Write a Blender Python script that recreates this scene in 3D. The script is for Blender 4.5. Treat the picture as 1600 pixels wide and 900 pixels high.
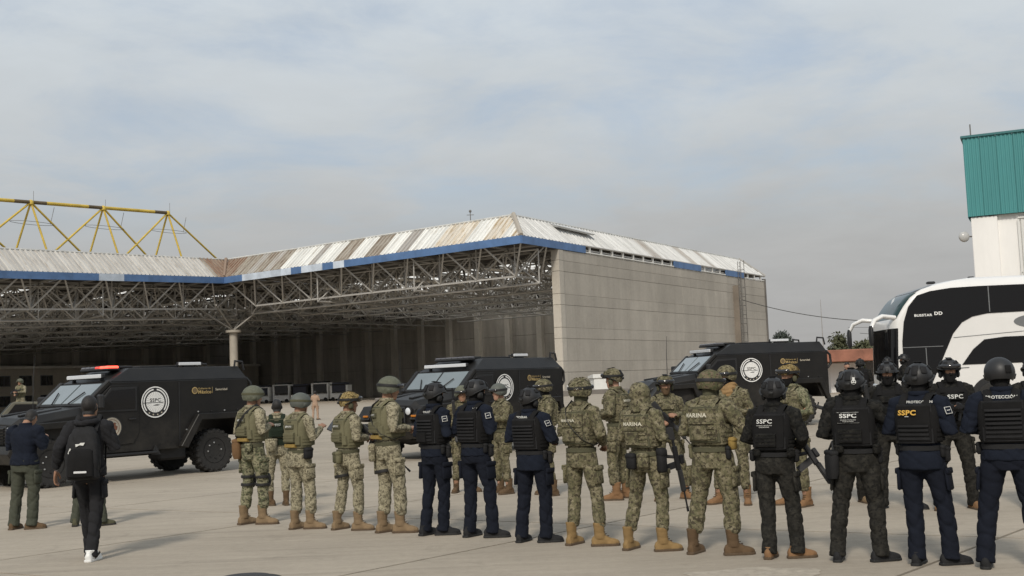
import bpy, bmesh, math, random
import numpy as np
from mathutils import Matrix, Vector, noise as mnoise

for _o in list(bpy.data.objects): bpy.data.objects.remove(_o)
SC = bpy.context.scene
COL = SC.collection
rad = math.radians
random.seed(7)
RNG = np.random.default_rng(7)

# ------------------------------------------------------------------ camera
cam_d = bpy.data.cameras.new('camera'); cam = bpy.data.objects.new('camera', cam_d); COL.objects.link(cam)
cam_d.sensor_width = 36.0; cam_d.lens = 40.5; cam_d.clip_start = 0.1; cam_d.clip_end = 8000
cam.matrix_world = (Matrix.Translation((0, 0, 1.75)) @ Matrix.Rotation(rad(90 + 4.6967), 4, 'X')
                    @ Matrix.Rotation(rad(-2.2906), 4, 'Z'))
SC.camera = cam

# ------------------------------------------------------------------ sky (thin broken overcast)
SUN_EL, SUN_AZ = 40.0, 194.0          # azimuth clockwise from +Y (north): sun behind the camera, a little left
w = bpy.data.worlds.new('World'); SC.world = w; w.use_nodes = True
nt = w.node_tree; nt.nodes.clear()
def N(t, **k):
    n = nt.nodes.new(t)
    for a, b in k.items(): setattr(n, a, b)
    return n
def LK(a, b): nt.links.new(a, b)
out = N('ShaderNodeOutputWorld')
sky = N('ShaderNodeTexSky', sky_type='NISHITA'); sky.sun_disc = False
sky.sun_elevation = rad(SUN_EL); sky.sun_rotation = rad(SUN_AZ); sky.air_density = 1.0; sky.dust_density = 3.5; sky.ozone_density = 1.0
bg1 = N('ShaderNodeBackground'); bg1.inputs[1].default_value = 0.13; LK(sky.outputs[0], bg1.inputs[0])
tc = N('ShaderNodeTexCoord'); sx = N('ShaderNodeSeparateXYZ'); LK(tc.outputs['Generated'], sx.inputs[0])
def M_(op, a, b=None, clamp=False):
    n = N('ShaderNodeMath', operation=op); n.use_clamp = clamp
    for i, q in enumerate((a, b)):
        if q is None: continue
        if isinstance(q, (int, float)): n.inputs[i].default_value = q
        else: LK(q, n.inputs[i])
    return n.outputs[0]
den = M_('ADD', M_('MAXIMUM', sx.outputs[2], 0.0), 0.16)
cx = M_('DIVIDE', sx.outputs[0], den); cy = M_('DIVIDE', sx.outputs[1], den)
cv = N('ShaderNodeCombineXYZ'); LK(cx, cv.inputs[0]); LK(cy, cv.inputs[1])
n1 = N('ShaderNodeTexNoise'); LK(cv.outputs[0], n1.inputs['Vector'])
n1.inputs['Scale'].default_value = 1.7; n1.inputs['Detail'].default_value = 9; n1.inputs['Roughness'].default_value = 0.60; n1.inputs['Distortion'].default_value = 0.35
n2 = N('ShaderNodeTexNoise'); LK(cv.outputs[0], n2.inputs['Vector'])
n2.inputs['Scale'].default_value = 2.3; n2.inputs['Detail'].default_value = 8; n2.inputs['Roughness'].default_value = 0.6; n2.inputs['Distortion'].default_value = 0.3
# cover mask: nearly closed, thin gaps; closed towards the smoggy horizon
mr = N('ShaderNodeMapRange', interpolation_type='SMOOTHSTEP'); LK(n1.outputs[0], mr.inputs[0])
mr.inputs[1].default_value = 0.30; mr.inputs[2].default_value = 0.60; mr.inputs[3].default_value = 0.55; mr.inputs[4].default_value = 1.0
hz = N('ShaderNodeMapRange', interpolation_type='SMOOTHSTEP'); LK(sx.outputs[2], hz.inputs[0])
hz.inputs[1].default_value = 0.10; hz.inputs[2].default_value = 0.26; hz.inputs[3].default_value = 1.0; hz.inputs[4].default_value = 0.0
mask = M_('MAXIMUM', mr.outputs[0], hz.outputs[0])
# cloud colour: brownish grey haze near the horizon -> paler cloud above, mottled
cr = N('ShaderNodeValToRGB'); LK(sx.outputs[2], cr.inputs[0]); e = cr.color_ramp.elements
e[0].position = 0.0; e[0].color = (0.375, 0.368, 0.358, 1)
e[1].position = 0.34; e[1].color = (0.60, 0.655, 0.70, 1)
q = cr.color_ramp.elements.new(0.12); q.color = (0.445, 0.45, 0.447, 1)
q = cr.color_ramp.elements.new(0.21); q.color = (0.54, 0.572, 0.592, 1)
ml = N('ShaderNodeMapRange'); LK(n2.outputs[0], ml.inputs[0])
ml.inputs[1].default_value = 0.3; ml.inputs[2].default_value = 0.7; ml.inputs[3].default_value = 0.95; ml.inputs[4].default_value = 1.05
vm = N('ShaderNodeVectorMath', operation='SCALE'); LK(cr.outputs[0], vm.inputs[0]); LK(ml.outputs[0], vm.inputs[3])
bg2 = N('ShaderNodeBackground'); LK(vm.outputs[0], bg2.inputs[0]); bg2.inputs[1].default_value = 1.0
mx = N('ShaderNodeMixShader'); LK(mask, mx.inputs[0]); LK(bg1.outputs[0], mx.inputs[1]); LK(bg2.outputs[0], mx.inputs[2])
LK(mx.outputs[0], out.inputs[0])

# ------------------------------------------------------------------ sun (veiled)
sun_d = bpy.data.lights.new('sun', 'SUN'); sun = bpy.data.objects.new('sun', sun_d); COL.objects.link(sun)
sun_d.energy = 2.2; sun_d.angle = rad(8); sun_d.color = (1.0, 0.93, 0.82)
_sd = Vector((math.sin(rad(SUN_AZ)) * math.cos(rad(SUN_EL)), math.cos(rad(SUN_AZ)) * math.cos(rad(SUN_EL)), math.sin(rad(SUN_EL))))
sun.rotation_euler = _sd.to_track_quat('Z', 'Y').to_euler(); sun.location = (0, -20, 60)

vs = SC.view_settings
vs.view_transform = 'Standard'; vs.look = 'None'; vs.exposure = 0.06; vs.gamma = 1.0; vs.use_curve_mapping = False

# ------------------------------------------------------------------ helpers: geometry
def ss(x, a, b):
    t = np.clip((x - a) / (b - a), 0, 1); return t * t * (3 - 2 * t)
def gz(x, y):                       # gentle drainage grade of the apron
    return float(0.2 * ss(x, 2, 8) * ss(y, 14, 28))

def new_mesh(name, v, f, smooth=0):
    me = bpy.data.meshes.new(name)
    v = np.asarray(v, float)
    me.from_pydata(v.tolist(), [], f)
    if smooth:
        me.shade_smooth()
        if smooth < 179: me.set_sharp_from_angle(angle=rad(smooth))
    return me

def ob(name, me, mat=None, parent=None, loc=None, rot=None, M=None):
    o = bpy.data.objects.new(name, me); COL.objects.link(o)
    if mat is not None:
        if len(me.materials) == 0: me.materials.append(mat)
        if me.materials[0] is not mat:
            o.material_slots[0].link = 'OBJECT'; o.material_slots[0].material = mat
    if parent is not None: o.parent = parent
    if M is not None: o.matrix_local = M
    else:
        if loc is not None: o.location = loc
        if rot is not None: o.rotation_euler = rot
    return o

def thing(name, label, cat, loc=(0, 0, 0), rz=0.0, group=None, sc=1.0):
    o = bpy.data.objects.new(name, None); COL.objects.link(o)
    o.empty_display_size = 0.2; o.location = loc; o.rotation_euler = (0, 0, rz); o.scale = (sc,) * 3
    o['label'] = label; o['category'] = cat
    if group: o['group'] = group
    return o
def tag(o, label, cat, group=None):
    o['label'] = label; o['category'] = cat
    if group: o['group'] = group
    return o
def struct(o, kind='structure'):
    o['kind'] = kind; return o

class Acc:
    """collects shapes of ONE piece"""
    def __init__(s): s.v = []; s.f = []; s.n = 0
    def add(s, v, f):
        v = np.asarray(v, float); s.v.append(v); k = s.n
        s.f += [tuple(int(i) + k for i in q) for q in f]; s.n += len(v); return s
    def box(s, c, d, R=None, ch=0.0):
        hx, hy, hz = (np.asarray(d, float) / 2)
        if ch <= 0:
            v = np.array([(x, y, z) for x in (-hx, hx) for y in (-hy, hy) for z in (-hz, hz)])
            f = [(0, 1, 3, 2), (4, 6, 7, 5), (0, 4, 5, 1), (2, 3, 7, 6), (0, 2, 6, 4), (1, 5, 7, 3)]
        else:
            c_ = min(ch, hx * .9, hy * .9, hz * .9); v = []; idx = {}
            for ix, X in enumerate((-1, 1)):
                for iy, Y in enumerate((-1, 1)):
                    for iz, Z in enumerate((-1, 1)):
                        for ax in range(3):
                            p = [X * (hx - c_), Y * (hy - c_), Z * (hz - c_)]
                            p[ax] = (X * hx, Y * hy, Z * hz)[ax]
                            idx[(ix, iy, iz, ax)] = len(v); v.append(p)
            f = []
            for ix in (0, 1):
                for iy in (0, 1):
                    for iz in (0, 1):
                        t = (idx[ix, iy, iz, 0], idx[ix, iy, iz, 1], idx[ix, iy, iz, 2])
                        f.append(t if (ix + iy + iz) % 2 else t[::-1])
            for i in (0, 1):
                q = [idx[i, 0, 0, 0], idx[i, 1, 0, 0], idx[i, 1, 1, 0], idx[i, 0, 1, 0]]; f.append(q if i else q[::-1])
                q = [idx[0, i, 0, 1], idx[0, i, 1, 1], idx[1, i, 1, 1], idx[1, i, 0, 1]]; f.append(q if i else q[::-1])
                q = [idx[0, 0, i, 2], idx[1, 0, i, 2], idx[1, 1, i, 2], idx[0, 1, i, 2]]; f.append(q if i else q[::-1])
            for i in (0, 1):
                for j in (0, 1):
                    f.append([idx[i, j, 0, 0], idx[i, j, 1, 0], idx[i, j, 1, 1], idx[i, j, 0, 1]])
                    f.append([idx[i, 0, j, 0], idx[i, 1, j, 0], idx[i, 1, j, 2], idx[i, 0, j, 2]])
                    f.append([idx[0, i, j, 1], idx[1, i, j, 1], idx[1, i, j, 2], idx[0, i, j, 2]])
            v = np.array(v)
            # orient outward
            g = []
            for q in f:
                p = v[list(q)]; nn = np.cross(p[1] - p[0], p[2] - p[0])
                g.append(tuple(q) if np.dot(nn, p.mean(0)) > 0 else tuple(q[::-1]))
            f = g
        if R is not None: v = v @ np.asarray(R).T
        return s.add(v + np.asarray(c, float), f)
    def loft(s, rings, cap=True, closed=True):
        n = len(rings[0]); v = np.concatenate([np.asarray(r, float) for r in rings]); f = []
        for i in range(len(rings) - 1):
            for j in range(n if closed else n - 1):
                k = (j + 1) % n
                f.append((i * n + j, i * n + k, (i + 1) * n + k, (i + 1) * n + j))
        if cap:
            f.append(tuple(range(n))[::-1]); f.append(tuple(range((len(rings) - 1) * n, len(rings) * n)))
        return s.add(v, f)
    def tube(s, pts, r, n=8, cap=True, flat=1.0, up=None):
        pts = [np.asarray(p, float) for p in pts]
        rr = [r] * len(pts) if np.isscalar(r) else list(r)
        rings = []; prev = None
        for i, p in enumerate(pts):
            a = pts[max(i - 1, 0)]; b = pts[min(i + 1, len(pts) - 1)]; t = b - a
            t = t / (np.linalg.norm(t) + 1e-12)
            if prev is None:
                u = np.asarray(up, float) if up is not None else (np.array([0, 0, 1.]) if abs(t[2]) < .9 else np.array([0, 1., 0]))
            else: u = prev
            u = u - t * np.dot(u, t); u /= np.linalg.norm(u) + 1e-12; prev = u
            w_ = np.cross(t, u)
            an = np.arange(n) * 2 * math.pi / n
            rx, ry = (rr[i], rr[i] * flat) if np.isscalar(rr[i]) else rr[i]
            if up is not None and up[2] == 1: rx, ry = ry, rx
            rings.append(p + np.outer(np.cos(an) * rx, w_) + np.outer(np.sin(an) * ry, u))
        return s.loft(rings, cap)
    def lathe(s, prof, n=24, axis='Z', c=(0, 0, 0)):
        rings = []
        for r, h in prof:
            a = np.arange(n) * 2 * math.pi / n
            x, y, z = r * np.cos(a), r * np.sin(a), np.full(n, h)
            rings.append(np.stack({'Z': (x, y, z), 'Y': (x, -z, y), 'X': (z, x, y)}[axis], 1) + np.asarray(c, float) if axis != 'Y'
                         else np.stack((x, z, -y), 1) + np.asarray(c, float))
        return s.loft(rings, True)
    def prism(s, poly, a0, a1, axis='Y'):
        """poly = (p,q) outline; extruded along axis between a0 and a1"""
        def P(p, q, a): return {'Y': (p, a, q), 'X': (a, p, q), 'Z': (p, q, a)}[axis]
        n = len(poly); v = [P(p, q, a0) for p, q in poly] + [P(p, q, a1) for p, q in poly]
        f = [tuple(range(n)), tuple(range(2 * n - 1, n - 1, -1))]
        for i in range(n):
            k = (i + 1) % n; f.append((i, i + n, k + n, k))
        return s.add(v, f)
    def arr(s): return np.concatenate(s.v)
    def mesh(s, name, smooth=0, fixn=False, bevel=0.0):
        v = s.arr()
        if not (fixn or bevel): return new_mesh(name, v, s.f, smooth)
        me = new_mesh(name, v, s.f, 0); bm = bmesh.new(); bm.from_mesh(me)
        bmesh.ops.recalc_face_normals(bm, faces=bm.faces)
        if bevel:
            ed = [e for e in bm.edges if len(e.link_faces) == 2 and e.calc_face_angle(0) > 0.3]
            bmesh.ops.bevel(bm, geom=ed, offset=bevel, segments=1, affect='EDGES', clamp_overlap=True)
        bm.to_mesh(me); bm.free()
        if smooth:
            me.shade_smooth()
            if smooth < 179: me.set_sharp_from_angle(angle=rad(smooth))
        return me
    def build(s, name, mat, parent=None, smooth=0, fixn=True, bevel=0.0, **k):
        return ob(name, s.mesh(name, smooth, fixn, bevel), mat, parent, **k)

def rotz(a):
    c, s_ = math.cos(a), math.sin(a); return np.array([[c, -s_, 0], [s_, c, 0], [0, 0, 1]])
def rotx(a):
    c, s_ = math.cos(a), math.sin(a); return np.array([[1, 0, 0], [0, c, -s_], [0, s_, c]])
def roty(a):
    c, s_ = math.cos(a), math.sin(a); return np.array([[c, 0, s_], [0, 1, 0], [-s_, 0, c]])

_tx = {}
def text2d(txt, size=1.0, bold=0.0, shear=0.0, sx=1.0):
    """flat glyph mesh of a word, centred; returns verts (n,2), faces"""
    key = (txt, bold, shear)
    if key not in _tx:
        cu = bpy.data.curves.new('t', 'FONT'); cu.body = txt; cu.size = 1.0; cu.align_x = 'CENTER'; cu.align_y = 'CENTER'
        cu.offset = bold; cu.shear = shear; cu.resolution_u = 3; cu.space_character = 1.08
        o = bpy.data.objects.new('t', cu); COL.objects.link(o)
        dg = bpy.context.evaluated_depsgraph_get(); me = o.evaluated_get(dg).to_mesh()
        v = np.array([q.co[:2] for q in me.vertices]); f = [tuple(p.vertices) for p in me.polygons]
        o.evaluated_get(dg).to_mesh_clear(); bpy.data.objects.remove(o); bpy.data.curves.remove(cu)
        v = v - (v.max(0) + v.min(0)) / 2; v = v / (v[:, 1].max() - v[:, 1].min())
        _tx[key] = (v, f)
    v, f = _tx[key]
    return v * np.array([size * sx, size]), f

# ------------------------------------------------------------------ helpers: materials
_mc = {}
def mat(name, col, rough=0.7, metal=0.0, var=0.12, scale=6.0, bump=0.0, bscale=40.0, spec=0.5, coat=0.0, emit=None, coords='Object', stretch=None, rand=0.0):
    """principled material with a two-octave tint variation and fine relief"""
    if name in _mc: return _mc[name]
    m = bpy.data.materials.new(name); m.use_nodes = True; t = m.node_tree; b = t.nodes['Principled BSDF']
    b.inputs['Roughness'].default_value = rough; b.inputs['Metallic'].default_value = metal
    b.inputs['Specular IOR Level'].default_value = spec; b.inputs['Coat Weight'].default_value = coat
    L = t.links.new
    tcn = t.nodes.new('ShaderNodeTexCoord'); src = tcn.outputs[coords]
    if stretch:
        mp = t.nodes.new('ShaderNodeMapping'); mp.inputs['Scale'].default_value = stretch; L(src, mp.inputs[0]); src = mp.outputs[0]
    if var > 0 or rand > 0:
        nz = t.nodes.new('ShaderNodeTexNoise'); nz.inputs['Scale'].default_value = scale; nz.inputs['Detail'].default_value = 5; nz.inputs['Roughness'].default_value = .65
        L(src, nz.inputs['Vector'])
        r = t.nodes.new('ShaderNodeMapRange'); L(nz.outputs[0], r.inputs[0]); r.inputs[1].default_value = .25; r.inputs[2].default_value = .75
        r.inputs[3].default_value = 1 - var; r.inputs[4].default_value = 1 + var
        val = r.outputs[0]
        if rand > 0:
            oi = t.nodes.new('ShaderNodeObjectInfo'); r2 = t.nodes.new('ShaderNodeMapRange'); L(oi.outputs['Random'], r2.inputs[0])
            r2.inputs[3].default_value = 1 - rand; r2.inputs[4].default_value = 1 + rand
            mm = t.nodes.new('ShaderNodeMath'); mm.operation = 'MULTIPLY'; L(val, mm.inputs[0]); L(r2.outputs[0], mm.inputs[1]); val = mm.outputs[0]
        vmn = t.nodes.new('ShaderNodeVectorMath'); vmn.operation = 'SCALE'; vmn.inputs[0].default_value = col[:3]; L(val, vmn.inputs[3])
        L(vmn.outputs[0], b.inputs['Base Color'])
    else: b.inputs['Base Color'].default_value = (*col[:3], 1)
    if bump > 0:
        nb = t.nodes.new('ShaderNodeTexNoise'); nb.inputs['Scale'].default_value = bscale; nb.inputs['Detail'].default_value = 4; L(src, nb.inputs['Vector'])
        bp = t.nodes.new('ShaderNodeBump'); bp.inputs['Strength'].default_value = bump; bp.inputs['Distance'].default_value = .01; L(nb.outputs[0], bp.inputs['Height']); L(bp.outputs[0], b.inputs['Normal'])
    if emit:
        b.inputs['Emission Color'].default_value = (*emit[:3], 1); b.inputs['Emission Strength'].default_value = emit[3]
    _mc[name] = m; return m

def nodes_of(m):
    t = m.node_tree; return t, t.nodes['Principled BSDF']
def ramp(t, stops, interp='LINEAR'):
    n = t.nodes.new('ShaderNodeValToRGB'); n.color_ramp.interpolation = interp; e = n.color_ramp.elements
    while len(e) > 1: e.remove(e[-1])
    e[0].position = stops[0][0]; e[0].color = (*stops[0][1], 1)
    for p, c in stops[1:]:
        q = e.new(p); q.color = (*c, 1)
    return n

# =================================================================== GROUND
def concrete_mat():
    m = bpy.data.materials.new('apron_concrete'); m.use_nodes = True; t, b = nodes_of(m); L = t.links.new
    g = t.nodes.new('ShaderNodeNewGeometry'); P = g.outputs['Position']
    def nz(scale, detail, rough=.6, st=None, dist=0):
        n = t.nodes.new('ShaderNodeTexNoise'); n.inputs['Scale'].default_value = scale; n.inputs['Detail'].default_value = detail
        n.inputs['Roughness'].default_value = rough; n.inputs['Distortion'].default_value = dist
        s_ = P
        if st:
            mp = t.nodes.new('ShaderNodeMapping'); mp.inputs['Scale'].default_value = st; mp.inputs['Rotation'].default_value = (0, 0, rad(-20)); L(P, mp.inputs[0]); s_ = mp.outputs[0]
        L(s_, n.inputs['Vector']); return n.outputs[0]
    a = nz(.35, 6); sp = nz(11, 4, .7); c = nz(1.0, 6, .7, (.5, 5.0, 1)); d = nz(70, 3, .8); st = nz(1.6, 7, .7, dist=1.0)
    def mrange(x, i0, i1, o0, o1):
        n = t.nodes.new('ShaderNodeMapRange'); L(x, n.inputs[0])
        for i, v in zip((1, 2, 3, 4), (i0, i1, o0, o1)): n.inputs[i].default_value = v
        return n.outputs[0]
    def mul(x, y):
        n = t.nodes.new('ShaderNodeMath'); n.operation = 'MULTIPLY'; L(x, n.inputs[0]); L(y, n.inputs[1]); return n.outputs[0]
    k = mul(mul(mrange(a, .3, .7, .90, 1.08), mrange(c, .3, .7, .89, 1.08)), mul(mrange(d, .25, .75, .90, 1.10), mrange(st, .56, .76, 1.0, .74)))
    tm = nz(1.0, 5, .55, (.12, 2.6, 1)); k = mul(k, mrange(tm, .60, .70, 1.0, .86)); k = mul(k, mrange(sp, .3, .7, .93, 1.06)); oi = t.nodes.new('ShaderNodeObjectInfo'); k = mul(k, mrange(oi.outputs['Random'], 0, 1, .95, 1.05))
    v = t.nodes.new('ShaderNodeVectorMath'); v.operation = 'SCALE'; v.inputs[0].default_value = (.365, .318, .256); L(k, v.inputs[3])
    L(v.outputs[0], b.inputs['Base Color']); b.inputs['Roughness'].default_value = .9; b.inputs['Specular IOR Level'].default_value = .25
    bp = t.nodes.new('ShaderNodeBump'); bp.inputs['Strength'].default_value = .35; bp.inputs['Distance'].default_value = .006; L(d, bp.inputs['Height']); L(bp.outputs[0], b.inputs['Normal'])
    return m
M_CONC = concrete_mat()
M_JOINT = mat('joint_dirt', (.06, .052, .044), .95, var=.3, scale=3)

us = np.array([math.cos(rad(49)), math.sin(rad(49))]); vsd = np.array([math.cos(rad(-31)), math.sin(rad(-31))])
# one sheet to the horizon; a fine grid near the camera carries the grade
xs = np.concatenate([[-3000, -800, -200], np.arange(-60, 61, 4), [200, 800, 3000]]); ys = np.concatenate([[-600, -60], np.arange(-8, 81, 4), [140, 300, 900, 4000]])
gv = [(x, y, gz(x, y) - (.05 if (-46 < x < 46 and y < 60) else .0)) for y in ys for x in xs]; nx = len(xs)
gf = [(j * nx + i, j * nx + i + 1, (j + 1) * nx + i + 1, (j + 1) * nx + i) for j in range(len(ys) - 1) for i in range(nx - 1)]
gme = new_mesh('ground', gv, gf)
gme.materials.append(M_CONC); gme.materials.append(M_JOINT)
for p in gme.polygons:
    if -44 < p.center.x < 44 and p.center.y < 58: p.material_index = 1
GROUND = struct(ob('ground', gme))
# concrete slabs with recessed joints, laid on the skewed grid read from the photograph
nA = np.array([-us[1], us[0]]); nB = np.array([-vsd[1], vsd[0]])
def slab_pt(i, j, di, dj):
    # family A lines: nA.p = 4.1+4.45 i ; family B lines: nB.p = 7.6+5.0 j
    ca = 4.1 + 4.45 * i + di; cb = 7.6 + 5.0 * j + dj
    return np.linalg.solve(np.array([nA, nB]), np.array([ca, cb]))
J = .02
for i in range(-9, 14):
    for j in range(-4, 10):
        q = [slab_pt(i, j, J, J), slab_pt(i + 1, j, -J, J), slab_pt(i + 1, j + 1, -J, -J), slab_pt(i, j + 1, J, -J)]
        c = np.mean(q, 0)
        if c[1] < 4 or c[1] > 56 or abs(c[0]) > .5 * c[1] + 5 or abs(c[0]) > 40: continue
        a = Acc(); top = [(p[0], p[1], gz(*p)) for p in q]; bot = [(p[0], p[1], gz(*p) - .12) for p in q]
        n = len(q); a.add(top + bot, [(0, 1, 2, 3), (7, 6, 5, 4)] + [(k, k + 4, (k + 1) % 4 + 4, (k + 1) % 4) for k in range(4)])
        o = a.build('concrete_slab', M_CONC, GROUND)
# dark rubber drain lid at the lower edge of the view, and a worn repair patch
t_ = thing('drain_cover', 'dark round drain cover lying on the apron at the bottom edge', 'drain cover', (-2.6, 10.93, .001))
M_RUB = mat('old_rubber', (.035, .034, .036), .8, var=.4, scale=30, bump=.4, bscale=60)
a = Acc(); a.lathe([(.30, 0), (.30, .02), (.24, .045), (.1, .055), (.02, .056)], 28); a.build('lid', M_RUB, t_, 40)
a = Acc(); a.lathe([(.34, 0), (.345, .018), (.33, .022), (.31, .006)], 28); a.build('frame', mat('cast_iron', (.05, .048, .046), .7, .3, .3, 20), t_, 40)
pp = []
for k in range(40):
    an = k / 40 * 2 * math.pi; r = .52 + .2 * mnoise.noise((math.cos(an) * 1.7, math.sin(an) * 1.7, 3))
    pp.append((2.0 + r * 1.15 * math.cos(an), 10.2 + r * .7 * math.sin(an)))
M_PATCH = mat('rough_repair', (.375, .33, .268), .95, var=.28, scale=9, bump=.8, bscale=35)
o = Acc().prism(pp, .002, .005, 'Z').build('concrete_patch', M_PATCH, GROUND)

# =================================================================== HANGAR
e1 = np.array([-.782, .624]); e2 = np.array([.523, .853]); C0 = np.array([1.3, 132.16])
def P2(a, b): return C0 + a * e1 + b * e2
def drop(a, b):
    return .035 * max(0, -b) + (.045 * (66 - max(b, 0)) * min(1.0, max(0, a - 55) / 75) if a > 55 else 0)
def P3(a, b, z): p = P2(a, b); return np.array([p[0], p[1], z - drop(a, b)])
ZB = 17.75
HG = thing('hangar', 'large open-sided hangar with rusty white sheet roof, blue fascia and concrete wall', 'hangar', (1.3, 132.16, 0))
HO = np.array([1.3, 132.16, 0])
def hb(acc, name, m, parent=HG, **k):
    for i in range(len(acc.v)): acc.v[i] = acc.v[i] - HO
    return acc.build(name, m, parent, **k)

def sheet_mat(name, base, rust, amt, lo=.45):
    m = bpy.data.materials.new(name); m.use_nodes = True; t, b = nodes_of(m); L = t.links.new
    uv = t.nodes.new('ShaderNodeTexCoord'); oi = t.nodes.new('ShaderNodeObjectInfo')
    mp = t.nodes.new('ShaderNodeMapping'); mp.inputs['Scale'].default_value = (3.2, .35, 1); L(uv.outputs['UV'], mp.inputs[0])
    ad = t.nodes.new('ShaderNodeVectorMath'); ad.operation = 'ADD'; L(mp.outputs[0], ad.inputs[0])
    sc_ = t.nodes.new('ShaderNodeVectorMath'); sc_.operation = 'SCALE'; sc_.inputs[0].default_value = (37, 19, 0); L(oi.outputs['Random'], sc_.inputs[3]); L(sc_.outputs[0], ad.inputs[1])
    n = t.nodes.new('ShaderNodeTexNoise'); n.inputs['Scale'].default_value = 1.3; n.inputs['Detail'].default_value = 6; n.inputs['Roughness'].default_value = .62; L(ad.outputs[0], n.inputs[0])
    mr = t.nodes.new('ShaderNodeMapRange'); L(n.outputs[0], mr.inputs[0]); mr.inputs[1].default_value = lo; mr.inputs[2].default_value = lo + .22; mr.inputs[3].default_value = 0; mr.inputs[4].default_value = amt
    r = t.nodes.new('ShaderNodeMapRange'); L(oi.outputs['Random'], r.inputs[0]); r.inputs[3].default_value = .86; r.inputs[4].default_value = 1.12
    bs = t.nodes.new('ShaderNodeVectorMath'); bs.operation = 'SCALE'; bs.inputs[0].default_value = base; L(r.outputs[0], bs.inputs[3])
    mx = t.nodes.new('ShaderNodeMix'); mx.data_type = 'RGBA'; L(mr.outputs[0], mx.inputs[0]); L(bs.outputs[0], mx.inputs[6]); mx.inputs[7].default_value = (*rust, 1)
    L(mx.outputs[2], b.inputs['Base Color']); b.inputs['Roughness'].default_value = .65; b.inputs['Metallic'].default_value = 0.0
    return m
SM = dict(white=sheet_mat('sheet_white', (.70, .70, .67), (.42, .36, .29), .5, .5), grey=sheet_mat('sheet_grey', (.42, .405, .38), (.28, .22, .17), .6),
          rust=sheet_mat('sheet_rust', (.38, .35, .30), (.20, .145, .10), .85, .40), orange=sheet_mat('sheet_orange', (.64, .60, .53), (.42, .30, .15), .8, .45),
          left=sheet_mat('sheet_weathered', (.50, .485, .455), (.24, .20, .16), .6, .48), right=sheet_mat('sheet_pale', (.60, .60, .585), (.30, .29, .27), .5, .5), valley=sheet_mat('sheet_valley', (.33, .27, .21), (.19, .10, .06), .85, .36))
def corr_sheet(b0, b1, t0, t1, waves, depth, nrm):
    a = Acc(); n = waves * 4; rb = []; rt = []
    for k in range(n + 1):
        u = k / n; ph = k % 4; off = depth if ph in (1, 2) else 0.0
        rb.append(b0 + (b1 - b0) * u + nrm * off); rt.append(t0 + (t1 - t0) * u + nrm * off)
    v = np.array(rb + rt); a.add(v, [(k, k + 1, n + 2 + k, n + 1 + k) for k in range(n)])
    L_ = np.linalg.norm(b1 - b0); S_ = np.linalg.norm(t0 - b0)
    a.uv = [(k / n * L_, 0) for k in range(n + 1)] + [(k / n * L_, S_) for k in range(n + 1)]; return a
SET, ZT = 3.4, 3.05
nL = np.array([-e2[1], e2[0]]); n1h = np.array([e1[1], -e1[0]])      # inward normals: CR / left front, and wing front
TC = P2(0, 0) + SET * (nL + n1h); TI = P2(55, 0) + SET * (n1h + nL)
TR = P2(0, 83) + SET * nL - SET * e2; TL = P2(55, -60) + SET * nL
def edge(p0, p1, nin, c0, c1, wid, chooser, d1):
    """sheets laid square to the eave p0-p1; c = +1 hip (convex), -1 valley (concave), 0 plain end"""
    p0, p1 = np.array(p0), np.array(p1); L_ = np.linalg.norm(p1 - p0); d = (p1 - p0) / L_; slope = np.hypot(SET, ZT)
    def pt(a, f):
        q = p0 + d * a + nin * SET * f; return np.array([q[0], q[1], ZB + .9 + ZT * f - d1 * min(1, max(0, a / L_))])
    def lim(a):
        lo, hi = 0.0, 1.0
        if c0 > 0: hi = min(hi, a / SET)
        if c0 < 0: lo = max(lo, -a / SET)
        if c1 > 0: hi = min(hi, (L_ - a) / SET)
        if c1 < 0: lo = max(lo, (a - L_) / SET)
        return lo, max(lo, hi)
    nr = np.cross(np.array([*d, 0]), np.array([*(nin * SET), ZT])); nr /= np.linalg.norm(nr)
    if nr[1] > 0: nr = -nr
    a0 = -SET if c0 < 0 else 0.0; a1 = L_ + (SET if c1 < 0 else 0.0); n = int(round((a1 - a0) / wid)); w_ = (a1 - a0) / n
    for k in range(n):
        A = a0 + k * w_; st = [(0, 0), (.62, 0), (.68, 1), (.92, 1), (.98, 0), (1, 0)]      # flat pan and one standing rib
        rb, rt, uv = [], [], []
        for u, r_ in st:
            a = A + u * w_; lo, hi = lim(a); off = nr * (.15 if r_ and hi - lo > .05 else 0)
            rb.append(pt(a, lo) + off); rt.append(pt(a, hi) + off); uv.append((u * w_, lo * slope, hi * slope))
        m_ = len(st); q = Acc(); q.add(np.array(rb + rt), [(i, i + 1, m_ + 1 + i, m_ + i) for i in range(m_ - 1)])
        o = hb(q, 'roof_sheet', SM[chooser(min(.999, max(0, (A + w_ / 2) / L_)))], fixn=False); uvl = o.data.uv_layers.new(name='uv')
        for lp in o.data.loops:
            vi = lp.vertex_index; t3 = uv[vi % m_]; uvl.data[lp.index].uv = (t3[0], t3[1] if vi < m_ else t3[2])
    ta = SET if c0 > 0 else (-SET if c0 < 0 else 0); tb = L_ - SET if c1 > 0 else (L_ + SET if c1 < 0 else L_)
    q = Acc(); q.tube([pt(ta, 1) + (0, 0, .1), pt(tb, 1) + (0, 0, .1)], .16, 6); hb(q, 'ridge_flashing', mat('flashing', (.5, .5, .48), .6, var=.25, scale=.8))
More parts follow.
